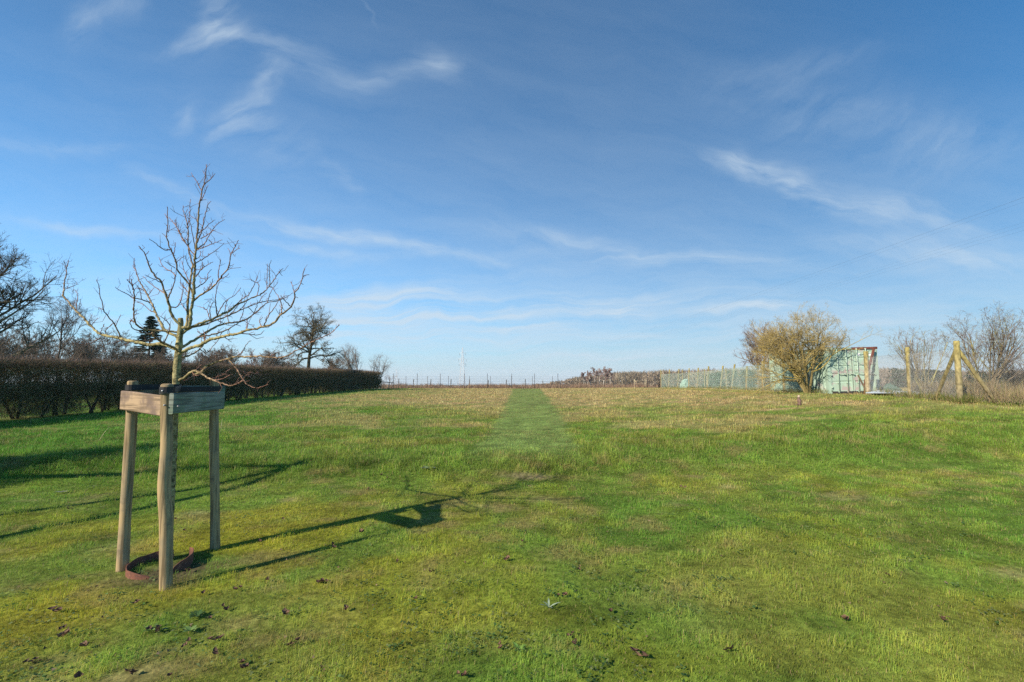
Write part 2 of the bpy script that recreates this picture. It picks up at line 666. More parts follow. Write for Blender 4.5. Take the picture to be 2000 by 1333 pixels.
def turf(x, y, dens=False):
    """real colour of the turf (albedo), blade length and tuft factor at a place"""
    x = np.asarray(x, float)
    y = np.asarray(y, float)
    lawn = 1 - sstep(-0.5, 0.3, y - bank_y(x))
    pth = in_path(x, y)
    n1 = fbm(x * .35, y * .35, 21, 4)
    n2 = fbm(x * 1.3, y * 1.3, 31, 4)
    n3 = fbm(x * .16 + 3, y * .12, 41, 4)
    n4 = fbm(x * 3.1, y * 3.1, 51, 3)
    green = np.array([.135, .215, .026])
    deep = np.array([.065, .165, .016])
    olive = np.array([.215, .235, .034])
    dry = np.array([.44, .325, .13])
    moss = np.array([.31, .28, .016])
    mown = np.array([.165, .245, .052])
    straw = np.array([.36, .25, .13])

    def mix(a, b, t):
        return a * (1 - t)[..., None] + b * t[..., None]

    col = np.broadcast_to(green, x.shape + (3,)).copy()
    col = mix(col, olive, sstep(.40, .62, n2) * .65)
    col = mix(col, deep, sstep(.5, .62, n1) * .45)
    # moss patches round the staked tree and here and there in the lawn
    near_tree = np.exp(-((x + 2.6) ** 2 + (y - 4.0) ** 2) / 3.2)
    ms = sstep(.52, .66, fbm(x * 1.5 + 5, y * 1.5, 61, 4) + .13 * near_tree - .03 * (x > 0.5)) * lawn
    col = mix(col, moss, ms * .38 * (.5 + near_tree))
    # thin straw-coloured scrapes in the lawn
    st = sstep(.58, .72, fbm(x * 3.1, y * 3.1, 71, 4)) * sstep(.5,.62,fbm(x*.8+9,y*.8,72,3)) * lawn
    col = mix(col, straw, st * .35)
    # rough upper field: greener to the left, parched further out
    fieldm = 1 - lawn
    dr = sstep(13, 27, y + 13 * (n3 - .5) + 9 * (n1 - .5) - 0.0 * x)
    dr = dr * (1 - .8 * sstep(-9, -14.5, x + 3 * (n1 - .5)))
    dr = np.clip(dr * (.55 + .9 * sstep(.36, .6, n2)), 0, 1)
    pat = sstep(.50, .64, fbm(x * .55, y * .9, 81, 4)) * sstep(9.5, 12, y) * .45
    pat2 = sstep(5, 9, x) * sstep(13.0, 15.5, y + 1.2 * n1) * sstep(21, 16.5, y) * sstep(.36, .6, fbm(x * .5, y * 1.6, 84, 4)) * .95
    drm = np.maximum(np.maximum(dr * .80, pat), pat2) * fieldm
    lush = fieldm * sstep(-2, -10, x) * .9
    col = mix(col, deep * 1.15, lush * (1 - .5 * drm))
    col = mix(col, dry, np.clip(drm - .25 * lush, 0, 1))
    bank = np.exp(-((y - bank_y(x) - .5) / 1.3) ** 2)
    col = mix(col, green * .95, bank * .5)
    ov = sstep(.60, .66, n4) * fieldm * .3
    col = mix(col, deep, ov)
    # greener strip of uncut grass along the right-hand fence
    fx = np.interp(y, [14.8, 17.7, 21, 26, 56], [14.0, 14.9, 15.3, 15.0, 17.2])
    gb = np.exp(-((x - fx + .8) / 1.2) ** 2) * sstep(12.5, 14, y) * .7
    col = mix(col, green * 1.0, gb)
    col = mix(col, mown, pth * .9)
    # small scale mottling: tufts and thin spots
    n5 = fbm(x * 5.2, y * 5.2, 57, 3)
    n6 = fbm(x * 2.2 + 7, y * 2.2, 58, 3)
    mot = .40 + 1.2 * n5 + .35 * (n6 - .5)
    col = col * mot[..., None] * np.array([1.36, 1.29, 1.60])
    pale = sstep(.56, .70, fbm(x * 4.4, y * 4.4, 59, 3)) * sstep(.38, .58, fbm(x * .7 + 2, y * .9, 60, 3)) * .42
    col = mix(col, np.array([.37, .28, .115]), pale * 1.25 * (1 - .6 * pth))
    if dens:
        ln = .019 + .016 * n2 + .030 * sstep(.48, .70, n5)
        ln = ln * lawn + (1 - lawn) * (.036 + .050 * sstep(.40, .66, n2) + .040 * sstep(.48, .68, n5) + .025 * bank)
        ln = ln * (1 - pth) + .028 * pth
        return col, ln, np.clip(1 - .75 * st, 0, 1), drm
    return col


def spaced(lo, hi, k, n):
    t = np.linspace(np.arcsinh(lo / k), np.arcsinh(hi / k), n)
    return k * np.sinh(t)


gy = np.concatenate([spaced(-180, -2.0, 6, 26)[:-1], np.arange(-2.0, 14, .11), 14 * np.exp(np.linspace(0, np.log(2950 / 14), 230))])
gx = spaced(-2550, 2550, 9.0, 420)
GX, GY = np.meshgrid(gx, gy)
GZ = H(GX, GY)
gc = turf(GX, GY) * .55
gc = gc * (.75 + .5 * fbm(GX * 4, GY * 4, 99, 3))[..., None]
soil = np.array([.10, .075, .045])
# bare worn spot on the bank at the start of the mown strip, trodden soil round the tree
bs = sstep(.8, .35, np.hypot((GX - .25) / .75, (GY - 7.35) / .24) + .5 * (fbm(GX * 3, GY * 3, 77, 3) - .5))
gc = gc * (1 - bs * .7)[..., None] + soil * 1.6 * (bs * .7)[..., None]
rg = sstep(.42, .16, np.hypot(GX + 2.78, GY - 3.86) + .25 * (fbm(GX * 6, GY * 6, 78, 3) - .5))
gc = gc * (1 - rg * .9)[..., None] + soil * .75 * (rg * .9)[..., None]
# farmland beyond the fence: brown stubble fading to dull green
fb = sstep(63, 66, GY)
farm = np.array([.12, .095, .05]) * (1 - sstep(.4, .6, fbm(GX * .006, GY * .004, 17, 3)))[..., None] + \
    np.array([.07, .085, .03]) * sstep(.4, .6, fbm(GX * .006, GY * .004, 17, 3))[..., None]
gc = gc * (1 - fb)[..., None] + farm * fb[..., None]
ny, nx = GX.shape
idx = np.arange(ny * nx).reshape(ny, nx)
quads = np.stack([idx[:-1, :-1], idx[:-1, 1:], idx[1:, 1:], idx[1:, :-1]], -1).reshape(-1, 4)
V = np.stack([GX, GY, GZ], -1).reshape(-1, 3)
cen = V[quads].mean(1)
pm = in_path(cen[:, 0], cen[:, 1]) > .5
mb = MB()
mb.add(V, quads[~pm], gc.reshape(-1, 3))
tag(mb.build('lawn', M_GROUND, smooth=True), kind='structure')
mb = MB()
used = np.unique(quads[pm])
rem = -np.ones(len(V), int)
rem[used] = np.arange(len(used))
mb.add(V[used], rem[quads[pm]], gc.reshape(-1, 3)[used])
tag(mb.build('path', M_GROUND, smooth=True), kind='structure')


def make_grass():
    r = np.random.default_rng(3)
    bands = [(1.5, 3.0, 10000), (3.0, 5.0, 6200), (5, 8, 3600), (8, 12, 1500), (12, 20, 420), (20, 35, 130), (35, 63, 55)]
    xs, ys = [], []
    for a, b, dn in bands:
        wmax = 1.2 * b + 1.5
        k = int((b - a) * 2 * wmax * dn)
        y = r.uniform(a, b, k)
        x = r.uniform(-wmax, wmax, k)
        ok = np.abs(x) < 1.2 * y + 1.5
        ok &= (x > -15.3)
        xs.append(x[ok])
        ys.append(y[ok])
    x = np.concatenate(xs)
    y = np.concatenate(ys)
    col, ln, keep, drm = turf(x, y, True)
    bs_ = sstep(.8, .35, np.hypot((x - .25) / .75, (y - 7.35) / .24))
    rg_ = sstep(.42, .16, np.hypot(x + 2.78, y - 3.86))
    ok = r.random(len(x)) < keep * (1 - .8 * bs_) * (1 - .85 * rg_)
    # none under the stakes, few inside the ring
    x, y, col, ln, drm = x[ok], y[ok], col[ok], ln[ok], drm[ok]
    k = len(x)
    z = H(x, y)
    ln = ln * r.uniform(.55, 1.35, k)
    ln = ln * np.interp(y, [1.8, 4.5], [.8, 1.0])
    tall = r.random(k) < .008
    ln[tall] *= 1.6
    wid = np.maximum(.0023, y * .00062) * r.uniform(.7, 1.3, k)
    az = r.uniform(0, 2 * np.pi, k)
    lean = r.uniform(.3, 1.25, k)
    dx, dy = np.cos(az), np.sin(az)
    sx, sy = -dy * wid / 2, dx * wid / 2
    b0 = np.stack([x, y, z - .004], 1)
    mid = b0 + np.stack([dx * ln * .25 * lean, dy * ln * .25 * lean, ln * .62], 1)
    tip = b0 + np.stack([dx * ln * .8 * lean, dy * ln * .8 * lean, ln * (1.02 - .45 * lean)], 1)
    s = np.stack([sx, sy, np.zeros(k)], 1)
    Vv = np.stack([b0 - s, b0 + s, mid + s * .8, mid - s * .8, tip], 1).reshape(-1, 3)
    i = np.arange(k) * 5
    q = np.stack([i, i + 1, i + 2, i + 3], 1)
    t = np.stack([i + 3, i + 2, i + 4], 1)
    v = r.uniform(.80, 1.20, (k, 1))
    c = col * v
    # some blades dead and straw coloured
    dead = r.random(k) < .085 + .25 * drm
    c[dead] = np.array([.34, .26, .12]) * r.uniform(.6, 1.2, (dead.sum(), 1))
    hue = r.normal(0, .10, k)
    c[:, 0] *= 1 + hue
    c[:, 2] *= 1 + .5 * r.normal(0, .2, k)
    c = np.clip(c, .004, .6)
    mbg = MB()
    mbg.add(Vv, q, np.repeat(c, 5, axis=0))
    mbg.f[3].append(t)
    o = mbg.build('grass', M_GRASS)
    tag(o, 'short green and straw coloured grass over the lawn and field', 'grass', kind='stuff')
    print('BLADES', k)


make_grass()

# ------------------------------------------------------------------ the young tree between stakes
def catmull(P, step):
    P = np.asarray(P, float)
    if len(P) < 3:
        n = max(2, int(np.linalg.norm(P[-1] - P[0]) / step) + 1)
        t = np.linspace(0, 1, n)[:, None]
        return P[0] * (1 - t) + P[-1] * t, t[:, 0]
    Q = np.vstack([2 * P[0] - P[1], P, 2 * P[-1] - P[-2]])
    o, tt = [], []
    for i in range(1, len(Q) - 2):
        n = max(2, int(np.linalg.norm(Q[i + 1] - Q[i]) / step) + 1)
        t = np.linspace(0, 1, n, endpoint=False)[:, None]
        a, b, c, d = Q[i - 1], Q[i], Q[i + 1], Q[i + 2]
        o.append(.5 * (2 * b + (c - a) * t + (2 * a - 5 * b + 4 * c - d) * t * t + (3 * b - a - 3 * c + d) * t ** 3))
        tt.append(((i - 1) + t[:, 0]) / (len(P) - 1))
    o.append(P[-1:])
    tt.append([1.0])
    return np.vstack(o), np.concatenate(tt)


TB = ground_at(340, 1092)          # foot of the trunk
TD = TB[1]                         # its depth


def young_tree():
    r = np.random.default_rng(12)
    root = empty('young_tree', TB, 'bare young tree with lichened branches held between three wooden stakes', 'tree')
    bark = np.array([.25, .215, .105])
    shoot = np.array([.20, .11, .085])

    def colr(rad):
        t = np.clip((np.asarray(rad) - .003) / .009, 0, 1)[:, None]
        c = shoot * (1 - t) + bark * t
        return c * r.uniform(.85, 1.15, (len(c), 1))

    # trunk
    tp = [(329, 1094), (332, 1010), (338, 910), (341, 830), (344, 745), (346, 715), (349, 680), (352, 650), (353, 632), (352, 622)]
    P = np.array([at(x, y, TD) for x, y in tp])
    S, _ = catmull(P, .03)
    h = S[:, 2] - TB[2]
    rad = np.interp(h, [0, .06, .9, 1.5, 1.75, 1.95, 2.1], [.040, .030, .026, .0265, .031, .027, .020])
    rad = rad * (1 + .06 * np.sin(np.arange(len(S)) * 1.7) + .05 * r.normal(size=len(S)))
    mb = MB()
    mb.tube(S - TB, rad, 12, np.tile(bark, (len(S), 1)) * r.uniform(.85, 1.1, (len(S), 1)))
    mb.build('trunk', M_BARK, root, True)

    # limbs traced in the picture plane, each spread forwards or back by its own depth
    # (points, depth offset of the tip in metres, base radius, tip radius, [twigs])
    T = []

    def limb(pts, dd, r0, r1, twigs=()):
        T.append((pts, dd, r0, r1, twigs))

    limb([(345, 682), (326, 675), (313, 672), (296, 674), (280, 671), (258, 667), (235, 661), (211, 657), (194, 652), (178, 638), (163, 621),
          (147, 606), (133, 589), (123, 577), (125, 564), (126, 549), (129.5, 535), (130.5, 523), (134, 509)], .75, .017, .0032, [
        ([(124, 566), (138, 561), (153, 555)], .1, .004), ([(130, 526), (127, 517), (124, 511)], -.1, .003),
        ([(149, 607), (150, 593), (152, 577), (146, 566)], .15, .0045), ([(154, 603), (157, 584)], -.1, .003),
        ([(178, 636), (191, 621)], .1, .0035), ([(194, 654), (203, 634)], -.12, .0035), ([(150, 606), (149, 597), (145, 590)], .1, .003),
        ([(236, 661), (227, 640), (221, 630), (211, 619), (202, 606), (200, 592), (195, 576), (193, 560), (188, 546)], -.35, .0065),
        ([(226, 637), (230, 627), (236, 615)], .1, .0035), ([(221, 632), (207, 646), (207, 654)], .1, .004), ([(202, 606), (194, 602), (193, 605)], .05, .003),
        ([(196, 661), (188, 665), (174, 672), (157, 673), (141, 671)], -.45, .006), ([(240, 664), (226, 670), (211, 671)], -.35, .005),
        ([(198, 662), (204, 680), (209, 693)], .2, .004)])
    limb([(350, 664), (342, 656), (326.5, 649), (318.7, 640), (312.8, 629), (307, 617), (300, 601), (293, 586), (285.5, 572), (276, 557),
          (269, 543), (264, 527), (259, 519)], .45, .0145, .003, [
        ([(267, 535), (263, 518), (262, 504)], .1, .004), ([(304, 611), (293, 607), (282, 597), (266, 588)], .3, .005),
        ([(294, 591), (276, 585), (260, 582), (245, 573), (232, 567), (225, 561)], -.3, .006), ([(289, 578), (296, 568), (301, 562)], .1, .0035),
        ([(276, 585), (274, 570), (268, 558)], -.2, .004), ([(284, 570), (276, 566), (272, 564)], .1, .003), ([(298, 602), (304, 600)], .1, .003)])
    limb([(353, 650), (338, 648), (320.6, 647.5), (297, 646), (284, 644), (272, 639.5), (264, 630.7), (261, 617), (261, 601), (263, 588), (262, 572),
          (259, 560), (253, 552), (247.5, 546)], -.55, .010, .003, [
        ([(259, 560), (263, 554), (268, 551)], .1, .003), ([(263, 615), (271, 613)], .05, .003), ([(264, 631), (256, 626)], .08, .004),
        ([(260, 566), (258, 552), (257, 545)], -.1, .0035), ([(265, 588), (258, 580)], .05, .003)])
    limb([(348, 690), (342, 681), (324, 673.6), (313, 667), (302, 659), (298, 650)], -.6, .011, .006, [
        ([(299, 652), (285, 652), (272, 647), (260, 642), (254, 632), (256, 625)], -.25, .006), ([(305, 662), (291, 666), (274, 665)], -.2, .0045),
        ([(320, 671), (332, 640), (322, 625), (313, 618)], -.3, .005)])
    limb([(353, 640), (351, 634), (342, 625), (334, 613), (331, 597), (326.5, 586), (322.6, 572), (317, 557), (315, 550), (305, 542), (297, 531), (292, 521),
          (288, 510), (284, 498), (277, 488), (270, 480)], -.3, .013, .003, [
        ([(284, 498), (288, 494), (291, 491)], .05, .003), ([(315, 552), (297, 544), (282, 537)], -.2, .0045),
        ([(323, 575), (313, 568), (301, 560), (291, 552), (280, 540)], .25, .005), ([(332, 600), (345, 600), (353, 588), (357, 570), (358, 552)], .3, .006),
        ([(327, 585), (333, 572), (340, 554), (343, 539), (344, 526)], -.15, .0065), ([(316, 552), (321, 546)], .05, .003),
        ([(334, 612), (345, 630)], .1, .004)])
    limb([(378, 580), (371, 560), (362, 547), (352, 535), (346, 526), (343.5, 512), (339, 499), (333, 488), (327.6, 473), (325.7, 458),
          (328.5, 437), (326.7, 420), (327.6, 404)], -.35, .0085, .0026, [
        ([(333, 488), (322, 489), (309, 480), (298, 471), (292, 467)], -.2, .0045), ([(345, 513), (350, 508), (360, 500)], .12, .0035),
        ([(341, 524), (322, 511)], -.15, .0035), ([(328, 430), (322, 418)], .05, .003), ([(338, 500), (341, 488), (343, 474)], .1, .004),
        ([(328, 455), (331, 440)], .05, .003), ([(343, 540), (335, 531), (322, 524), (316, 516), (311, 503)], .2, .005)])
    limb([(380, 500), (370, 486), (361, 473), (352, 458), (344.5, 443), (337, 433), (329, 424)], .3, .0055, .0026, [
        ([(352, 458), (347, 443)], .1, .003), ([(344, 443), (346, 434)], .05, .003), ([(362, 474), (354, 464), (350, 450)], .15, .0045)])
    limb([(360, 642), (364.6, 637), (365.6, 617), (366.6, 594), (368.5, 572), (371.5, 551), (374, 531), (376, 518), (370, 496), (368, 479), (367, 456),
          (366, 439), (361, 421), (357.5, 409), (358, 402)], .22, .012, .0026, [
        ([(366, 440), (369.7, 426), (371, 405), (372, 389)], .1, .0042), ([(381, 486), (378, 469), (373.4, 445), (370.6, 430)], -.12, .0045),
        ([(361, 421), (366, 409)], .05, .003), ([(369, 573), (358, 560), (351, 552)], .15, .0045), ([(366, 610), (356, 596), (350, 585)], .15, .0045),
        ([(371, 552), (360, 530), (355, 510)], .2, .0045), ([(374, 528), (366, 515), (362, 500)], -.15, .004)])
    limb([(355, 640), (366, 640), (370.5, 636), (373, 609), (377, 582), (379, 558), (380, 529), (381, 520), (379.5, 512), (382, 494), (384, 469), (386, 450), (387.5, 422),
          (390, 398), (394, 374), (399, 360), (400.6, 344), (404, 321)], -.1, .0155, .0028, [
        ([(394, 374), (384, 355), (373, 338)], .15, .0045), ([(399, 360), (412, 349), (420, 340)], -.12, .0042), ([(400, 341), (396, 333)], .06, .003),
        ([(392, 392), (399, 379), (406, 362)], .12, .0042), ([(386, 474), (392, 456), (397, 438), (402, 415), (406, 400), (412, 394)], -.22, .0055),
        ([(406, 405), (411, 411)], .05, .003), ([(387, 456), (400, 447), (408, 438), (420, 430)], .2, .0045), ([(391, 466), (404, 460), (415, 452), (422, 449)], -.2, .0045),
        ([(384, 486), (399, 477), (408, 460), (418, 445), (427, 436), (439, 429)], .25, .005), ([(384, 489), (406, 480), (434, 469)], -.3, .005),
        ([(382, 514), (397, 506), (410, 497), (425, 487), (438, 475)], .28, .005), ([(382, 507), (391, 499), (392, 490)], .1, .0035),
        ([(382, 541), (391, 529), (402, 520), (416, 512)], -.3, .005), ([(394, 527), (396, 513)], .05, .003), ([(381, 564), (397, 554), (405, 545), (406, 535), (413, 527)], .25, .005),
        ([(405, 545), (412, 540)], .05, .003), ([(379, 560), (370, 548)], .1, .0035)])
    limb([(379, 588), (389, 578), (403, 570), (416, 560), (426, 549), (434, 539), (443.6, 527), (449.5, 512), (451, 498), (459, 482), (466, 469)], -.4, .0085, .0026, [
        ([(451, 498), (445, 485)], .06, .003), ([(452, 496), (460, 489), (468, 485)], -.08, .0035), ([(427, 548), (427, 529), (431, 508)], .15, .0042),
        ([(428, 546), (440, 541), (447, 535)], -.12, .0038), ([(403, 570), (412, 556), (416, 545)], .15, .004), ([(443, 528), (450, 521)], .08, .003)])
    limb([(356, 652), (365.6, 644), (379, 637), (395, 631), (412, 625), (428, 617), (445.6, 609), (459, 598), (467, 594), (482, 587), (498, 580), (514, 572), (525.5, 560),
          (535, 547), (545, 531), (553, 525)], .55, .0135, .0028, [
        ([(521, 565), (521.6, 539), (523, 516)], .15, .0042), ([(527, 556), (526, 535), (526, 519), (529, 508)], -.1, .0042),
        ([(422, 621), (432, 600), (444, 586), (457, 578), (471, 562)], .2, .005), ([(459, 598), (471, 586), (485, 576), (496, 558), (497, 551), (489, 546)], -.2, .0052),
        ([(497, 553), (504, 541)], .05, .003), ([(502, 578), (506, 558), (501, 551)], .15, .004), ([(424, 619), (422, 597), (421, 582), (424, 564), (428, 548)], -.3, .0055),
        ([(410, 625), (402, 605), (385, 598)], .3, .0045), ([(412, 625), (410, 605), (416, 590)], -.25, .0042), ([(545, 531), (551, 539)], .05, .003),
        ([(438, 612), (441, 595), (446, 585)], .1, .0038), ([(506, 576), (512, 580)], .05, .003)])
    limb([(357, 650), (375, 640), (400, 634.6), (424, 625), (447, 617), (467, 607), (485, 600), (505, 592), (525, 588), (543, 585), (560, 577)], .95, .0095, .0026, [
        ([(447, 617), (462, 600), (470, 590), (474, 575)], .15, .0042), ([(467, 607), (480, 592), (484, 580)], -.15, .004), ([(485, 600), (497, 612), (510, 610)], .2, .004),
        ([(424, 625), (440, 634), (455, 636)], .2, .004), ([(505, 592), (512, 580), (522, 572)], .12, .0038)])
    limb([(350, 684), (358, 677), (373, 668), (393, 656), (412, 644), (428, 636), (447.5, 631), (467, 628.7), (483, 623), (494, 615), (510, 601), (521.6, 592),
          (543, 588), (557, 582), (572, 572)], .8, .0125, .0026, [
        ([(522, 592), (526, 578), (533, 564), (543, 552)], .15, .0045), ([(467, 629), (474, 612), (476, 597)], .15, .0042), ([(494, 615), (501, 600), (503, 588)], -.12, .0042),
        ([(447, 631), (444, 612), (452, 598)], .2, .0042), ([(483, 623), (482, 640), (480, 646)], .1, .0038), ([(432, 635), (430, 622)], .08, .0035)])
    limb([(393, 658), (414, 654), (434, 648), (447.5, 642), (461, 634), (471, 627), (482, 622)], .35, .0075, .003, [
        ([(434, 648), (428, 660)], .1, .0035), ([(447, 642), (444, 652)], .08, .0035), ([(461, 634), (470, 638)], .08, .0035)])
    limb([(347, 693), (352, 690), (369.5, 681), (387, 675.5), (400.7, 668), (416, 662), (434, 658), (451, 654), (467, 652), (483, 645), (498, 643), (514, 638.5),
          (525.5, 636.5), (537, 629), (547, 617), (560.6, 607), (570, 596), (575, 582), (576, 572), (584, 560), (590, 545), (595, 525)], -.55, .0155, .0032, [
        ([(591, 541), (598, 538), (604, 536)], .06, .0034), ([(575, 575), (572, 562), (568, 551)], .1, .004), ([(567, 599), (557, 588), (548, 578)], -.2, .0045),
        ([(549, 615), (550, 597), (545, 582), (533, 564)], .25, .0055), ([(514, 638), (525, 617), (537, 599), (545, 584)], -.2, .0052),
        ([(470, 651), (490, 654), (506, 654), (516, 646)], .2, .0048), ([(482, 645), (482, 625)], .1, .004), ([(587, 553), (593, 556)], .05, .003),
        ([(510, 640), (507, 627), (513, 620)], .1, .004), ([(575, 580), (582, 582)], .05, .003), ([(400, 668), (400, 655), (396, 645)], .15, .005),
        ([(438, 658), (445, 664), (452, 669)], .1, .004)])
    limb([(349, 702), (354, 699), (373, 693), (389, 683), (399, 668), (396, 655), (385, 648)], .5, .0095, .0038, [
        ([(390, 682), (400, 690), (408, 695), (420, 704)], .25, .0045), ([(397, 681), (405, 688), (420, 672), (430, 660)], .2, .0042)])
    limb([(348, 744), (362, 736.5), (373, 727), (381, 725), (389, 727), (402.7, 737), (416, 743), (436, 750), (453, 753.6), (467, 748), (475, 743)], -.5, .0115, .003, [
        ([(420, 743), (434, 740), (449, 733)], -.15, .004), ([(381, 725), (388, 718), (394, 711)], .1, .0038), ([(374, 727), (384, 734), (395, 730)], -.1, .004)])
    limb([(378, 732), (393, 727), (403, 716), (418, 709), (434, 704), (451, 700), (461, 697), (486, 697), (506, 696), (525, 698), (545, 699), (560, 695), (574, 687),
          (594, 677), (610, 668), (625, 661), (648, 650), (663, 635)], -.35, .0105, .0028, [
        ([(446, 703), (457, 714), (465, 726), (473, 740), (483, 751), (498, 758), (514, 755), (523, 751)], -.45, .0072),
        ([(455, 712), (471, 725), (498, 730), (510, 733), (524, 731)], .3, .004), ([(525, 698), (540, 690), (553, 686)], .15, .004), ([(648, 650), (652, 644)], .05, .003),
        ([(545, 699), (560, 702), (575, 694)], .1, .004), ([(461, 697), (475, 685), (482, 672), (490, 666)], .25, .004), ([(404, 716), (396, 724)], .1, .004),
        ([(594, 677), (605, 665)], .05, .0035)])

    for pts, dd, r0, r1, twigs in T:
        n = len(pts)
        # base depth: nearest trunk point is at TD
        depth = TD + dd * np.linspace(0, 1, n) ** 1.2
        # limbs that spring from the leader inherit its small offset
        P = np.array([at(x, y, z) for (x, y), z in zip(pts, depth)])
        S, t = catmull(P, .025)
        S = S + r.normal(0, .0022, S.shape)
        rad = r0 * (1 - t) ** 1.0 + r1 * t
        rad *= 1 + .10 * r.normal(size=len(rad))
        mbl = MB()
        mbl.tube(S - TB, rad, 7, colr(rad))

        def spurs(S, rad, k):
            for _ in range(k):
                i = r.integers(int(len(S) * .15), len(S) - 1)
                d = S[i + 1] - S[i - 1]
                d /= max(1e-6, np.linalg.norm(d))
                s = np.cross(d, r.normal(size=3))
                s /= max(1e-6, np.linalg.norm(s))
                if s[2] < 0:
                    s = -s if r.random() < .7 else s
                L = r.uniform(.012, .06) if r.random() < .75 else r.uniform(.06, .16)
                e = S[i] + (s * .8 + d * .6) * L
                m = (S[i] + e) / 2 + r.normal(0, .12 * L, 3) + np.array([0, 0, -.06 * L])
                ra = min(rad[i] * .6, .0026)
                pr = np.array([ra, ra * .85, ra * .6])
                mbl.tube(np.array([S[i], m, e]) - TB, pr, 4, colr(pr), False)
                if L > .05 and r.random() < .6:
                    e2 = m + (e - m) * .5 + r.normal(0, .025, 3)
                    mbl.tube(np.array([m, e2]) - TB, [ra * .6, ra * .5], 4, colr([.002, .002]), False)

        spurs(S, rad, int(5 + len(S) * .16))
        for tp_, td, tr in twigs:
            # depth of the root of the twig: nearest sample of the limb in the picture
            ref = at(tp_[0][0], tp_[0][1], TD)
            px_ = np.array([[s_[0] / s_[1], (s_[2] - CAMZ) / s_[1]] for s_ in S])
            q = np.array([ref[0] / ref[1], (ref[2] - CAMZ) / ref[1]])
            i0 = int(np.argmin(((px_ - q) ** 2).sum(1)))
            if np.sqrt(((px_[i0] - q) ** 2).sum()) * F < 9:
                d0 = S[i0][1]
            else:
                d0 = TD + dd * .5
            dz = d0 + td * np.linspace(0, 1, len(tp_))
            P2 = np.array([at(x, y, z) for (x, y), z in zip(tp_, dz)])
            S2, t2 = catmull(P2, .022)
            S2 = S2 + r.normal(0, .0016, S2.shape)
            rr = tr * (1 - t2) + .0021 * t2
            mbl.tube(S2 - TB, rr, 5, colr(rr))
            if len(S2) > 6:
                spurs(S2, rr, int(2 + len(S2) * .2))
        mbl.build('branch', M_BARK, root, True)
    return root


TREE = young_tree()

# ------------------------------------------------------------------ stakes, boards and straps
M_STAKE = two_mat('weathered_round_wood', (.345, .245, .125), (.26, .20, .12), 3.0, .85, cc=(.13, .10, .065), cscale=5, clo=.54, chi=.70, grain=(42, 42, 2.2), bump=.8)
M_BOARD = two_mat('weathered_brown_board', (.33, .235, .145), (.14, .10, .08), 5.0, .85, lo=.40, hi=.62, grain=(3.0, 3.0, 60), bump=.5)
M_BOARD2 = two_mat('grey_green_board', (.22, .24, .20), (.155, .195, .135), 5.0, .85, cc=(.13, .12, .09), cscale=8, clo=.6, chi=.75, grain=(3.0, 3.0, 60), bump=.4)
M_RUBBER = two_mat('black_rubber', (.012, .012, .014), (.02, .02, .022), 12, .55, bump=.1)
M_STEEL = two_mat('grey_steel', (.32, .33, .34), (.22, .22, .23), 20, .45, metal=.6, bump=.1)


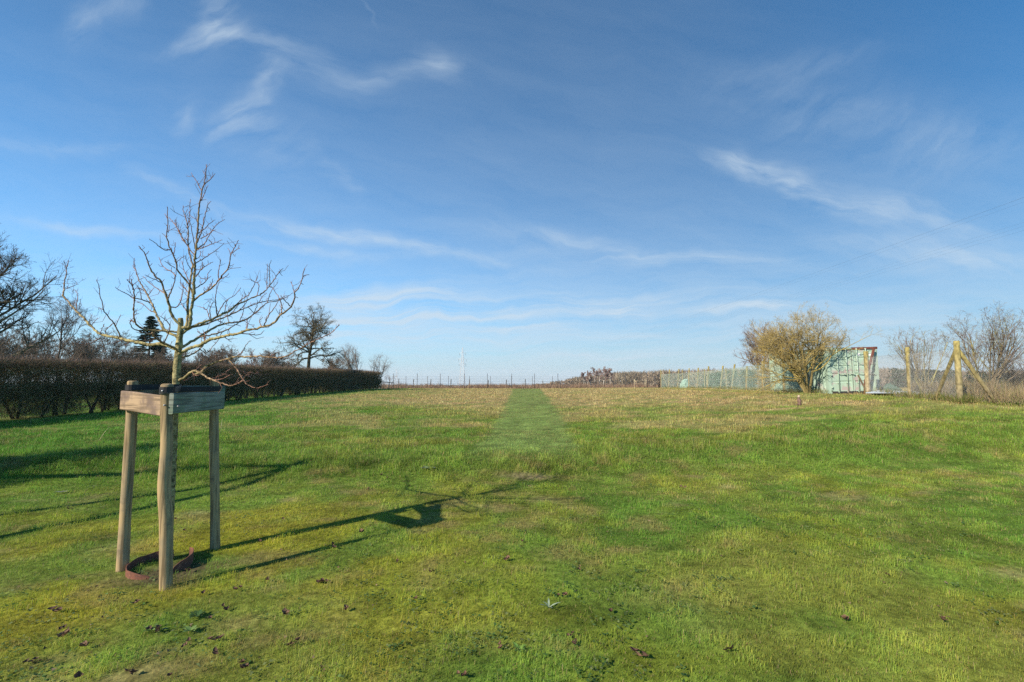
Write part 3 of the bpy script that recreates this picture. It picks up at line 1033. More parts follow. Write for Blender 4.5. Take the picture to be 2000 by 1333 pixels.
def tree_support():
    root = empty('tree_support', TB, 'three round wooden stakes joined by boards and black straps round the young tree', 'tree stakes')
    r = np.random.default_rng(5)
    st = {}
    for nm, b, tpx, rad in (('mid', (324, 1150), (327, 753), .0425), ('left', (239, 1114), (260, 747), .041), ('right', (420, 1072), (418, 744), .0395)):
        p0 = ground_at(*b)
        d1 = p0[1] - .02
        p1 = at(*tpx, d1)
        st[nm] = (p0, p1)
        n = 26
        t = np.linspace(-.03, 1, n)
        P = p0 + (p1 - p0) * t[:, None]
        wob = .006 if nm != 'mid' else .004
        P[:, 0] += wob * np.sin(t * 7 + r.uniform(0, 6)) * t
        if nm == 'mid':
            P[:, 0] -= .022 * np.exp(-((t - .50) / .13) ** 2)
        rd = rad * (1 + .04 * np.sin(t * 9 + r.uniform(0, 6))) * (1.03 - .08 * t)
        # rounded top edge
        P = np.vstack([P, P[-1] + [0, 0, .008], P[-1] + [0, 0, .013]])
        rd = np.concatenate([rd, [rad * .86, rad * .62]])
        mb = MB()
        mb.tube(P - TB, rd, 20)
        mb.build('stake', M_STAKE, root, True)
    zt = min(s[1][2] for s in st.values())

    def stake_at(nm, z):
        a, b = st[nm]
        t = (z - a[2]) / (b[2] - a[2])
        return a + (b - a) * t

    def board(p, q, h, th, mat, name='board'):
        mb = MB()
        n = 8
        p, q = np.asarray(p, float), np.asarray(q, float)
        d = (q - p) / np.linalg.norm(q - p)
        s = np.array([d[1], -d[0], 0])
        s /= np.linalg.norm(s)
        e = .006
        prof = [(-th / 2, -h / 2 + e), (-th / 2 + e, -h / 2), (th / 2 - e, -h / 2), (th / 2, -h / 2 + e), (th / 2, h / 2 - e), (th / 2 - e, h / 2), (-th / 2 + e, h / 2), (-th / 2, h / 2 - e)]
        rings = []
        ts = np.linspace(0, 1, n)
        for i, t in enumerate(ts):
            c = p + (q - p) * t
            rings.append([c + s * a + np.array([0, 0, b + .002 * math.sin(5 * t + h)]) - TB for a, b in prof])
        v = np.array(rings).reshape(-1, 3)
        f = [[i * 8 + k, i * 8 + (k + 1) % 8, (i + 1) * 8 + (k + 1) % 8, (i + 1) * 8 + k] for i in range(n - 1) for k in range(8)]
        for base, rev in ((0, 0), ((n - 1) * 8, 1)):
            for a in ((0, 1, 2, 3), (0, 3, 4, 7), (4, 5, 6, 7)):
                f.append([base + k for k in (a if rev else a[::-1])])
        mb.add(v, f)
        return mb.build(name, mat, root)

    dm, dl, drr = st['mid'][1][1], st['left'][1][1], st['right'][1][1]
    # left board on the outer side of the left and middle stakes, right board on the outer side of middle and right
    a = at(239, 782, dl - .055)
    b = at(317.5, 792.5, dm - .015)
    o = board(a, b, .158, .03, M_BOARD)
    o['label'] = 'brown weathered board with dark stain'
    a2 = at(334, 789, dm - .03)
    b2 = at(435, 782, drr - .07)
    o2 = board(a2, b2, .162, .032, M_BOARD2)
    o2['label'] = 'grey green board'
    # back board between the left and right stakes
    c0 = stake_at('left', zt - .09) + [0, .058, 0]
    c1 = stake_at('right', zt - .09) + [0, .055, 0]
    o3 = board(c0 - [.06, .01, 0], c1 + [.06, .01, 0], .15, .03, M_BOARD2)
    # screws
    for pt in (at(321, 792, dm - .048), at(348, 794, dm - .03), at(429, 784, drr - .1)):
        mbs = MB()
        mbs.tube([pt + [0, .012, 0] - TB, pt + [0, -.006, 0] - TB], .006, 8)
        mbs.build('screw', M_STEEL, root, True)
    # rubber straps: from each stake to the trunk and round it
    ztr = zt - .035
    tc = np.array([np.interp(ztr, [0, 2], [TB[0], TB[0]]) + .012, TD, ztr])
    tc = at(343.5, 758, TD)
    tc[2] = ztr
    for nm, zoff in (('left', .012), ('right', -.01), ('mid', 0.0)):
        s = stake_at(nm, ztr + zoff)
        rr = .0425
        d = tc - s
        d[2] = 0
        L = np.linalg.norm(d)
        d /= L
        n_ = np.array([-d[1], d[0], 0])
        pts = []
        for ang in np.linspace(math.pi * .5, math.pi * 1.5, 9):          # round the stake
            pts.append(s + d * math.cos(ang) * (rr + .004) + n_ * math.sin(ang) * (rr + .004))
        for ang in np.linspace(-math.pi * .5, math.pi * .5, 9):         # round the trunk
            pts.append(tc + [0, 0, zoff] + d * math.cos(ang) * .036 + n_ * math.sin(ang) * .036)
        pts.append(pts[0])
        pts = np.array(pts)
        pts[:, 2] = ztr + zoff
        hh, th = .046, .006
        cen = pts.mean(0)
        v, f = [], []
        for i, p_ in enumerate(pts):
            c = s if np.linalg.norm(p_ - s) < np.linalg.norm(p_ - tc) else tc
            o_ = p_ - c
            o_[2] = 0
            o_ /= max(1e-6, np.linalg.norm(o_))
            for a_, b_ in ((0, -hh / 2), (th, -hh / 2), (th, hh / 2), (0, hh / 2)):
                v.append(p_ + o_ * a_ + np.array([0, 0, b_]) - TB)
        m_ = len(pts)
        for i in range(m_ - 1):
            for k in range(4):
                f.append([i * 4 + k, i * 4 + (k + 1) % 4, (i + 1) * 4 + (k + 1) % 4, (i + 1) * 4 + k])
        mbs = MB()
        mbs.add(v, f)
        mbs.build('strap', M_RUBBER, root)
    # grey plate with a bolt on the front stake
    pl = at(326, 764, dm - .054)
    mbp = MB()
    ang = np.linspace(-1.15, 1.15, 9)
    c = stake_at('mid', pl[2])
    v, f = [], []
    for i, a_ in enumerate(ang):
        for rr, zz in ((.0470, -.026), (.0500, -.026), (.0500, .026), (.0470, .026)):
            v.append(c + np.array([math.sin(a_) * rr, -math.cos(a_) * rr, zz]) - TB)
    for i in range(len(ang) - 1):
        for k in range(4):
            f.append([i * 4 + k, i * 4 + (k + 1) % 4, (i + 1) * 4 + (k + 1) % 4, (i + 1) * 4 + k])
    f += [[0, 1, 2, 3], [(len(ang) - 1) * 4 + k for k in (3, 2, 1, 0)]]
    mbp.add(v, f)
    plate = mbp.build('strap_plate', two_mat('grey_plate', (.10, .10, .105), (.07, .07, .075), 10, .5, bump=.1), root, True)
    mbb = MB()
    q = c + np.array([.0, -.0500, 0]) - TB
    mbb.tube([q, q + [0, -.006, 0]], .007, 8)
    mbb.build('bolt', M_STEEL, plate, True)
    return root


SUPPORT = tree_support()


# rusty edging ring round the trunk, its ends sprung apart
def ring():
    c = ground_at(312, 1110)
    m = two_mat('rusted_steel', (.16, .065, .04), (.10, .045, .032), 14, .9, cc=(.24, .11, .07), cscale=30, clo=.55, chi=.7, bump=.5, bscale=120)
    mb = MB()
    n = 54
    a = np.linspace(R_(97), R_(97 + 334), n)
    v, f = [], []
    for i, t in enumerate(a):
        u = i / (n - 1)
        rr = .212 + .03 * sstep(.86, 1.0, u) - .03 * sstep(.12, 0.0, u)
        x, y = math.cos(t) * rr * 1.04, math.sin(t) * rr
        zb = float(H(c[0] + x, c[1] + y)) - c[2]
        lift = float(np.interp(math.degrees(t), [95, 180, 240, 270, 288, 300, 322, 330, 345, 435], [.082, .066, .056, .046, .022, -.025, -.025, .05, .085, .090])) + .003 * math.sin(9 * t)
        sink = 0.0
        for q, z in ((rr, -.03), (rr + .0045, -.03), (rr + .0045, lift - sink), (rr, lift - sink)):
            v.append((math.cos(t) * q * 1.04, math.sin(t) * q, zb + z))
    for i in range(n - 1):
        for k in range(4):
            f.append([i * 4 + k, i * 4 + (k + 1) % 4, (i + 1) * 4 + (k + 1) % 4, (i + 1) * 4 + k])
    f += [[0, 1, 2, 3], [(n - 1) * 4 + k for k in (3, 2, 1, 0)]]
    mb.add(v, f)
    # turned-in tongue at the open end
    o = mb.build('edging_ring', m, None, False)
    o.location = c
    tag(o, 'rusty metal edging ring lying open in the grass round the trunk foot', 'edging ring')


ring()

# off to the left of the picture: a tripod of poles, known by its long converging shadows
def tripod():
    r = np.random.default_rng(15)
    ap = np.array([-7.2, 4.5, float(H(-7.2, 4.5)) + 3.02])
    org = np.array([-7.2, 4.5, float(H(-7.2, 4.5))])
    root = empty('pole_tripod', org, 'tripod of long wooden poles on the lawn beyond the left edge', 'tripod')
    for fx, fy in ((-5.9, 3.36), (-8.8, 7.0), (-8.7, 3.0)):
        f = np.array([fx, fy, float(H(fx, fy)) - .05])
        t = np.linspace(0, 1.06, 12)[:, None]
        P = f + (ap - f) * t + r.normal(0, .008, (12, 3))
        mb = MB()
        mb.tube(P - org, np.linspace(.075, .05, 12), 10)
        mb.build('pole', M_STAKE, root, True)


tripod()


# ------------------------------------------------------------------ procedural bare trees


def grow(r, P0, D0, L0, r0, levels):
    """levels: dicts n, wob, up, taper, kids, t0, ang, ratio, droop -> list of (P (k,n,3), R (k,n))"""
    out = []
    par = None
    p, d, L, rad = [np.asarray(a, float) for a in (P0, D0, L0, r0)]
    for li, lv in enumerate(levels):
        k, n = len(p), lv['n']
        P = np.zeros((k, n, 3))
        Dd = np.zeros((k, n, 3))
        cur, cd = p.copy(), d.copy()
        P[:, 0], Dd[:, 0] = cur, cd
        for i in range(1, n):
            cd = cd + r.normal(0, lv['wob'], (k, 3))
            cd[:, 2] += lv['up']
            cd /= np.linalg.norm(cd, axis=1)[:, None]
            cur = cur + cd * (L / (n - 1))[:, None]
            P[:, i], Dd[:, i] = cur, cd
        tt = np.linspace(0, 1, n)
        Rd = rad[:, None] * (1 - tt * (1 - lv.get('taper', .45)))
        out.append((P, Rd, par))
        if li == len(levels) - 1:
            break
        kids = lv['kids']
        par = np.repeat(np.arange(k), kids)
        t = r.uniform(lv.get('t0', .25), 1.0, len(par)) ** lv.get('tp', .8)
        f = t * (n - 1)
        i0 = np.minimum(f.astype(int), n - 2)
        w = (f - i0)[:, None]
        p = P[par, i0] * (1 - w) + P[par, i0 + 1] * w
        pd = Dd[par, i0 + 1]
        pr = r.normal(size=(len(par), 3))
        pr[:, 2] *= lv.get('flat', 1.0)
        pr -= pd * (pr * pd).sum(1)[:, None]
        pr /= np.linalg.norm(pr, axis=1)[:, None]
        a = R_(lv['ang']) * r.uniform(.65, 1.35, len(par))
        d = pd * np.cos(a)[:, None] + pr * np.sin(a)[:, None]
        d[:, 2] += lv.get('lift', 0.0)
        d /= np.linalg.norm(d, axis=1)[:, None]
        L = L[par] * lv['ratio'] * (1.15 - .6 * t) * r.uniform(.6, 1.25, len(par))
        rp = Rd[par, i0]
        rad = rp * lv.get('rr', .6)
    return out


def tree_mesh(r, lv_list, root, base, barkc, twigc, ntrunk=1, mat=None, tiny=.004, lich=None, minr=0.0):
    mat = mat or M_TWIG
    tr, cr = MB(), MB()
    r0 = lv_list[0][1].max()
    nl = len(lv_list)
    for li, (P, Rd, _) in enumerate(lv_list):
        m = tr if li < ntrunk else cr
        q = np.clip((Rd - tiny) / (.25 * r0), 0, 1)[..., None]
        c = np.array(twigc) * (1 - q) + np.array(barkc) * q
        if lich is not None:
            lm = r.random((len(P), 1, 1)) * np.ones_like(q)
            lm = sstep(lich[1], lich[1] + .25, lm) * (.6 + .4 * r.random(q.shape))
            c = c * (1 - lm) + np.array(lich[0]) * lm
        c = c * r.uniform(.7, 1.3, (len(P), 1, 1))
        Rm = np.maximum(Rd, minr)
        if li == nl - 1 and nl > 2:
            m.tris(P[:, 0] - base, P[:, 1] - base, Rm[:, 0] * 2.2, c[:, 0], r)
            for s in range(1, P.shape[1] - 1):
                m.tris(P[:, s] - base, P[:, s + 1] - base, Rm[:, s] * 2.0, c[:, s], r)
        else:
            m.tubes(P - base, Rm, (9, 6, 4, 3, 3)[min(li, 4)], c)
    tr.build('trunk', mat, root, True)
    cr.build('crown', mat, root)


def bare_tree(name, label, cat, base, h, seed, trunk=.35, tr=.09, spread=.6, limbs=9, kids=(6, 6, 5), barkc=(.10, .08, .06), twigc=(.15, .105, .085),
              group=None, up=.10, wob=.13, ang=52, stems=1, lean=0.0, lich=None, leader=True, droop=0.0, minr=0.0, limb_up=.07, ntr=.45, prune=None, splay=.28):
    r = np.random.default_rng(seed)
    base = np.array([base[0], base[1], float(H(base[0], base[1])) - .03])
    root = empty(name, base, label, cat, group)
    az = r.uniform(0, 6.28, stems)
    sp = lean + (0 if stems == 1 else splay)
    D0 = np.stack([np.cos(az) * sp, np.sin(az) * sp, np.ones(stems)], 1)
    D0 /= np.linalg.norm(D0, axis=1)[:, None]
    P0 = np.tile(base, (stems, 1)) + np.stack([np.cos(az), np.sin(az), 0 * az], 1) * (.0 if stems == 1 else tr * 1.6)
    L0 = h * (.82 if leader else ntr) * r.uniform(.85, 1.0, stems) if stems > 1 else np.array([h * (.82 if leader else ntr)])
    lv = [dict(n=9, wob=wob * .35, up=.03, taper=.30 if leader else .6, kids=limbs, t0=trunk if leader else .72, tp=.8, ang=ang, ratio=spread, rr=.55, lift=.15, flat=.6),
          dict(n=7, wob=wob, up=limb_up - droop, taper=.3, kids=kids[0], t0=.15, ang=46, ratio=.50, rr=.55, lift=.05),
          dict(n=5, wob=wob * 1.3, up=up - droop, taper=.4, kids=kids[1], t0=.1, ang=48, ratio=.50, rr=.6),
          dict(n=4, wob=wob * 1.5, up=up - droop * .5, taper=.5, kids=kids[2], t0=.1, ang=50, ratio=.52, rr=.65),
          dict(n=3, wob=wob * 1.5, up=up, taper=.6)]
    g = grow(r, P0, D0, L0, np.full(stems, tr), lv)
    if prune:
        keep, g2 = None, []
        for P, Rd, par in g:
            k = ~prune(P[:, P.shape[1] // 2])  & ~prune(P[:, -1])
            if keep is not None:
                k &= keep[par]
            keep = k
            g2.append((P[k], Rd[k], None))
        g = g2
    tree_mesh(r, g, root, base, barkc, twigc, 1, lich=lich, minr=minr)
    return root


def dpt(px, d):
    return (X(px, d), d)


GB = 'bare trees beyond the hedge'
# ---- beyond the hedge, left
bare_tree('bare_tree', 'large bare spreading tree at the left edge behind the hedge', 'tree', dpt(-52, 19.5), 7.4, 21, trunk=.2, tr=.16, spread=.62, limbs=27,
          kids=(10, 9, 7), ang=54, up=.05, limb_up=.05, minr=.0045, barkc=(.12, .095, .06), twigc=(.10, .075, .055), group=GB)
bare_tree('bare_tree', 'slim bare tree with upright twigs just behind the dark hedge', 'tree', dpt(116, 27), 5.9, 22, trunk=.22, tr=.07, spread=.58, limbs=15,
          kids=(8, 7, 5), ang=42, up=.12, limb_up=.12, minr=.004, barkc=(.11, .08, .06), twigc=(.12, .09, .075), group=GB)
bare_tree('pear_tree', 'gnarled bare pear tree with dense drooping spurs behind the hedge', 'tree', dpt(601, 43), 8.2, 23, trunk=.30, tr=.20, spread=.48, limbs=30,
          kids=(11, 8, 5), minr=.006, ang=72, up=-.02, limb_up=-.015, wob=.22, droop=.02, barkc=(.085, .07, .045), twigc=(.105, .09, .055), group=GB)
bare_tree('bare_shrub', 'tall thin bare shrub with fan of pale stems near the hedge end', 'shrub', dpt(700, 54), 5.8, 24, trunk=.25, tr=.075, spread=.55, limbs=9,
          kids=(6, 5, 4), ang=34, stems=6, up=.06, limb_up=.05, barkc=(.20, .17, .14), twigc=(.17, .135, .115), group=GB)
bare_tree('bare_shrub', 'lower bare shrub right of the thin one at the hedge end', 'shrub', dpt(735, 56), 4.6, 25, trunk=.25, tr=.06, spread=.6, limbs=9,
          kids=(6, 5, 3), ang=40, stems=4, up=.05, limb_up=.03, barkc=(.20, .17, .14), twigc=(.17, .135, .115), group=GB)
bare_tree('bare_shrub', 'small bare shrub beyond the broken rail past the hedge end', 'shrub', dpt(760, 70), 2.6, 26, trunk=.2, tr=.04, spread=.6, limbs=8,
          kids=(5, 4, 3), ang=45, stems=3, up=.05, barkc=(.16, .13, .11), twigc=(.18, .13, .12), group=GB)
scrub = [(205, 46, 6.2, 'rounded brown thicket shrub left of the conifer'), (150, 40, 4.6, 'brown bush behind the slim bare tree'), (250, 50, 4.4, 'low brown bush at the conifer foot on the left'),
         (335, 44, 4.0, 'low brown bush between the conifer and the staked tree'), (395, 52, 4.6, 'grey brown bush right of the staked tree trunk'), (445, 50, 4.6, 'grey brown bush among the low branches of the staked tree'),
         (520, 50, 4.5, 'grey brown bush left of the pear tree'), (60, 34, 5.0, 'brown bush under the large spreading tree'), (10, 30, 4.6, 'brown bush at the left edge under the large tree'),
         (655, 56, 3.9, 'low bare bush right of the pear tree trunk'), (560, 58, 3.8, 'low bare bush under the left side of the pear tree'), (290, 64, 4.5, 'bare bush under the conifer')]
for i, (px, d, h, lab) in enumerate(scrub):
    bare_tree('bare_shrub', lab, 'shrub', dpt(px, d), h, 40 + i, trunk=.12, tr=.05, spread=.6, limbs=14, kids=(7, 6, 4), ang=44, stems=6, up=.07,
              barkc=(.16, .125, .09), twigc=(.155, .115, .085), group='bare bushes behind the hedge', minr=.008)
bare_tree('bare_tree', 'purple brown round crowned tree far behind the hedge', 'tree', dpt(487, 92), 8.2, 60, trunk=.3, tr=.12, spread=.42, limbs=26, kids=(8, 6, 4), ang=50,
          up=.1, barkc=(.14, .09, .08), twigc=(.20, .115, .105), group=GB, minr=.010)


def conifer(name, label, base, h, rad, seed, col=(.020, .040, .022), group=None):
    r = np.random.default_rng(seed)
    base = np.array([base[0], base[1], float(H(base[0], base[1])) - .03])
    root = empty(name, base, label, 'tree', group)
    mb = MB()
    mb.tube([[0, 0, 0], [0, 0, h * .5], [0, 0, h * .97]], [h * .02, h * .012, .01], 8, (.09, .06, .045))
    mb.build('trunk', M_TWIG, root, True)
    mb = MB()
    n = 260
    z = h * (1 - r.uniform(0, 1, n) ** 1.35 * .93)
    az = r.uniform(0, 6.28, n)
    L = rad * (1 - z / h) ** .72 * r.uniform(.72, 1.08, n) + .12
    P0 = np.stack([0 * z, 0 * z, z], 1)
    D = np.stack([np.cos(az), np.sin(az), -.12 + .25 * r.random(n)], 1)
    P1 = P0 + D * L[:, None]
    P1[:, 2] -= .08 * L
    mb.tris(P0, P1, .05, np.array([.07, .05, .035]), r)
    k = 90
    t = r.uniform(.2, 1, (n, k))
    Q0 = (P0[:, None] * (1 - t[..., None]) + P1[:, None] * t[..., None]).reshape(-1, 3)
    Q0[:, 2] += .1 * np.sin(3 * t.reshape(-1)) * 0
    s = D[:, None] * .35 + r.normal(0, .55, (n, k, 3))
    s[..., 2] = s[..., 2] * .45 - .25
    Q1 = Q0 + (s * r.uniform(.25, .6, (n, k, 1)) * (.35 + .2 * L[:, None, None])).reshape(-1, 3)
    mb.tris(Q0, Q1, .17, np.array(col) * r.uniform(.55, 1.5, (len(Q0), 1)), r)
    mb.build('crown', M_FAR, root)
    return root


conifer('conifer_tree', 'dark green conifer rising behind the hedge', dpt(288, 62), 9.9, 3.1, 70, col=(.020, .042, .026))
conifer('conifer_tree', 'lower dark green conifer shoulder right of the taller conifer', dpt(312, 64), 6.6, 2.2, 71, col=(.020, .042, .026))

# ------------------------------------------------------------------ hedge


def hedge():
    r = np.random.default_rng(33)
    x0, ya, yb = -16.25, 8.0, 55.0
    root = empty('hedge', (x0, 30, float(H(x0, 30))), 'long dark leafless clipped hedge along the left of the field', 'hedge')
    b = np.array([x0, 30, float(H(x0, 30))])
    mb = MB()

    def block(n, zlo, zhi, bias, colA, colB, lmin, lmax, wmin, wmax, updir, wx=.62):
        u = r.random(n)
        y = ya + (yb - ya) * u ** 1.5
        dn = fbm(y * .9, y * 0 + zlo, 31, 3)
        z = zlo + (zhi - zlo) * r.random(n) ** bias
        bulge = .10 * (fbm(y * .7, z * 2, 35, 3) - .5) * 2
        x = x0 + r.uniform(-wx, wx, n) + bulge
        keep = r.random(n) < np.clip(.22 + 1.2 * sstep(.0, .75, z + 2.4 * (dn - .42)), 0, 1)
        x, y, z = x[keep], y[keep], z[keep]
        n = len(x)
        top = 1.96 + .16 * (fbm(y * .35, y * 0, 36, 3) - .5) * 2 + .07 * r.normal(size=n)
        d = r.normal(0, 1, (n, 3))
        d[:, 2] = np.abs(d[:, 2]) * .6 + updir
        d /= np.linalg.norm(d, axis=1)[:, None]
        L = r.uniform(lmin, lmax, n)
        zz = np.minimum(z, top - .05)
        P0 = np.stack([x, y, H(x, y) + zz], 1)
        P1 = P0 + d * L[:, None]
        lim = H(x, y) + top + .12 * r.random(n)
        P1[:, 2] = np.minimum(P1[:, 2], lim)
        t = r.random((n, 1))
        c = (np.array(colA) * t + np.array(colB) * (1 - t)) * r.uniform(.6, 1.4, (n, 1))
        w = r.uniform(wmin, wmax, n) * np.interp(y, [10, 55], [.8, 1.7])
        mb.tris(P0 - b, P1 - b, w, c, r)

    block(150000, .55, 1.95, .8, (.150, .130, .062), (.105, .080, .052), .12, .36, .008, .016, .4)
    block(150000, .02, 1.1, .9, (.115, .092, .056), (.135, .128, .05), .12, .40, .008, .016, .5)
    block(60000, .5, 1.95, .6, (.12, .12, .035), (.085, .08, .03), .03, .08, .014, .03, .1)       # leftover small leaves
    block(60000, 1.65, 2.02, 1.0, (.20, .135, .10), (.14, .092, .072), .10, .26, .006, .011, 1.4)
    n = 7000
    y = ya + (yb - ya) * r.random(n) ** 1.4
    x = x0 + r.uniform(-.6, .6, n)
    P0 = np.stack([x, y, H(x, y) + 1.9], 1)
    d = r.normal(0, .33, (n, 3))
    d[:, 2] = 1
    P1 = P0 + d * (.14 + .34 * r.random((n, 1)) ** 2.2)
    mb.tris(P0 - b, P1 - b, .009, np.array([.15, .10, .075]) * r.uniform(.7, 1.3, (n, 1)), r)
    mb.build('twig_mass', M_HEDGE, root)
    ys = []
    y = 8.6
    while y < 54:
        ys.append(y + r.uniform(-.15, .15))
        y += r.uniform(.45, .75)
    for y in ys[:92]:
        x = x0 + r.uniform(-.25, .25)
        z = float(H(x, y))
        m = MB()
        p = np.array([x, y, z - .05])
        for q in range(r.integers(2, 4)):
            e = p + np.array([r.uniform(-.4, .4), r.uniform(-.35, .35), r.uniform(1.3, 1.8)])
            md = (p + e) / 2 + r.normal(0, .09, 3)
            S, _ = catmull([p + r.normal(0, .05, 3) * [1, 1, 0], md, e], .3)
            m.tube(S - b, np.linspace(.05, .016, len(S)) * r.uniform(.6, 1.3), 5, np.array([.055, .045, .03]) * r.uniform(.7, 1.3))
        m.build('stem', M_HEDGE, root, True)
    return root


hedge()

# unseen bare shrub outside the left edge, inferred from the broken shadow on the bank
r_ = np.random.default_rng(9)
bare_tree('bare_shrub', 'dense bare shrub on the lawn beyond the left edge', 'shrub', (-10.6, 5.6), 3.5, 72, trunk=.12, tr=.035, spread=.5, limbs=14, kids=(8, 6, 4), ang=40, stems=7, up=.07, minr=.006)

# ------------------------------------------------------------------ right-hand fence, container and bushes
M_POST = attr_mat('lichened_fence_post', .9, 0, .1, .45, 14, .8, 40, (1, 1, .5))
M_WIRE = two_mat('galvanised_wire', (.34, .34, .33), (.26, .26, .25), 10, .6, metal=.0, bump=.0)
M_NET = two_mat('green_netting', (.30, .40, .34), (.27, .35, .31), 3, .7, bump=.0)
M_DARKSTEEL = two_mat('dark_steel', (.045, .045, .05), (.065, .05, .045), 10, .6, bump=.0)
LICH = np.array([.245, .205, .075])
OLDW = np.array([.235, .195, .125])


def post_tube(mb, p0, p1, rad, sides, col0, col1, r, org):
    n = 9
    t = np.linspace(0, 1, n)
    P = np.asarray(p0) + (np.asarray(p1) - np.asarray(p0)) * t[:, None]
    P = np.vstack([P, P[-1] + [0, 0, .012]])
    t = np.append(t, 1)
    rd = rad * (1.03 - .08 * t) * (1 + .03 * r.normal(size=n + 1))
    rd[-1] *= .8
    c = np.asarray(col0) * (1 - t)[:, None] + np.asarray(col1) * t[:, None]
    mb.tube(P - org, rd, sides, c * r.uniform(.88, 1.12, (n + 1, 1)))


def diamond_mesh(mb, segs, h0, h1, pitch, rad, org, r, sag=.02):
    """chain-link: straight diagonal wires in two directions over a run of panels (each a pair of ground points)"""
    for (a, b) in segs:
        a, b = np.asarray(a, float), np.asarray(b, float)
        L = np.linalg.norm(b[:2] - a[:2])
        hh = h1 - h0
        k = int((L + hh) / pitch)
        for sgn in (1, -1):
            s0 = np.arange(k) * pitch - hh
            P0, P1 = [], []
            lo = np.maximum(s0, 0)
            hi = np.minimum(s0 + hh, L)
            ok = hi > lo + .01
            lo, hi, s = lo[ok], hi[ok], s0[ok]
            za, zb = lo - s, hi - s
            if sgn < 0:
                la, lb = L - lo, L - hi
            else:
                la, lb = lo, hi
            ta, tb = la / L, lb / L

            def pt(t, z):
                return a + (b - a) * t[:, None] + np.stack([0 * t, 0 * t, z + h0], 1)
            A, B = pt(ta, za), pt(tb, zb)
            M_ = (A + B) / 2 + r.normal(0, .004, A.shape)
            P = np.stack([A, M_, B], 1) - org
            mb.tubes(P, np.full(P.shape[:2], rad), 3, np.ones(P.shape))


def gp(x, y):
    return np.array([x, y, float(H(x, y))])


def corner_fence():
    r = np.random.default_rng(55)
    spec = [(1868, 667, 14.8, .085), (1772, 679, 17.7, .072), (1691, 687, 21.0, .10)]
    org = gp(X(1868, 14.8), 14.8)
    root = empty('wire_fence', org, 'chain link fence with mossy braced corner post right of the container', 'fence')
    bases, tops = [], []
    for px, ty, d, rad in spec:
        b = gp(X(px + (4 if px > 1850 else 3), d), d)
        t = at(px, ty, d)
        bases.append(b)
        tops.append(t)
        m = MB()
        post_tube(m, b - [0, 0, .1], t, rad, 12, OLDW * .95 if px != 1691 else np.array([.36, .30, .21]), LICH * (1.05 if px > 1700 else .85), r, org)
        m.build('post', M_POST, root, True)
    # two braces on the corner post
    for q, (px, py, d) in enumerate(((1822, 768, 16.1), (1945, 786, 14.5))):
        m = MB()
        e = gp(X(px, d), d)
        s = tops[0] - [0, 0, .22]
        post_tube(m, e - [0, 0, .05], s, .06, 10, OLDW * .8, LICH * .9, r, org)
        m.build('brace', M_POST, root, True)
    # right run, out of the picture
    d2 = gp(21.5, 13.2)
    m = MB()
    t2_ = d2 + [0, 0, 1.95]
    post_tube(m, d2 - [0, 0, .1], t2_, .075, 12, OLDW, LICH, r, org)
    m.build('post', M_POST, root, True)
    m = MB()
    diamond_mesh(m, [(bases[0], bases[1]), (bases[1], bases[2])], .02, 1.72, .06, .0022, org, r)
    diamond_mesh(m, [(bases[0], d2)], .02, 1.5, .06, .0016, org, r)
    m.build('chain_link', M_WIRE, root)
    for a, b, z in ((bases[0], bases[1], 1.82), (bases[1], bases[2], 1.82), (bases[0], bases[1], .95), (bases[1], bases[2], .95)):
        m = MB()
        S = np.array([a + (b - a) * t + np.array([0, 0, z - .10 * 4 * t * (1 - t) * (z > 1.5)]) for t in np.linspace(0, 1, 9)])
        m.tube(S - org, .004, 4)
        m.build('strand', M_WIRE, root)
    m = MB()
    a, b = tops[0], t2_
    S = np.array([a + (b - a) * t + np.array([0, 0, .20 * t - .05 * 4 * t * (1 - t)]) for t in np.linspace(0, 1, 9)])
    m.tube(S - org, .007, 4)
    m.build('strand', M_WIRE, root)
    # sagging stay from the end post
    return root


corner_fence()


def net_fence():
    r = np.random.default_rng(56)
    # px top, px foot, top row, depth
    P = [(1572, 1576, 706, 24.4), (1531, 1530, 711, 27), (1490, 1489, 706, 30), (1459, 1457, 716, 33.5), (1435, 1428, 712, 38), (1412, 1406, 715, 41), (1384, 1381, 716, 45),
         (1364, 1361, 719, 48), (1346, 1345, 720, 50.5), (1326, 1323, 721.5, 53.5), (1308, 1305, 722.5, 56), (1291, 1291, 722.5, 58.5)]
    org = gp(X(1489, 32), 32)
    root = empty('net_fence', org, 'long fence of leaning lichened posts hung with pale green netting', 'fence')
    bs = []
    for a, b, ty, d in P:
        f = gp(X(b, d), d)
        t = at(a, ty, d)
        bs.append(f)
        m = MB()
        post_tube(m, f - [0, 0, .1], t, .075, 9, OLDW * 1.05, LICH * .95, r, org)
        m.build('post', M_POST, root, True)
    m = MB()
    diamond_mesh(m, list(zip(bs[:-1], bs[1:])), .0, 1.75, .06, .0020, org, r)
    m.build('netting', M_NET, root)
    for z in (1.75, .9):
        m = MB()
        S = []
        for a, b in zip(bs[:-1], bs[1:]):
            for t in np.linspace(0, 1, 5)[:-1]:
                S.append(a + (b - a) * t + np.array([0, 0, z - .05 * 4 * t * (1 - t)]))
        S.append(bs[-1] + np.array([0, 0, z]))
        m.tube(np.array(S) - org, .006, 4)
        m.build('strand', M_WIRE, root)
    # brace on the far end post
    m = MB()
    e = gp(X(1304, 56.5), 56.5)
    post_tube(m, e, at(1292, 728, 58.3), .05, 7, OLDW, OLDW, r, org)
    m.build('brace', M_POST, root, True)


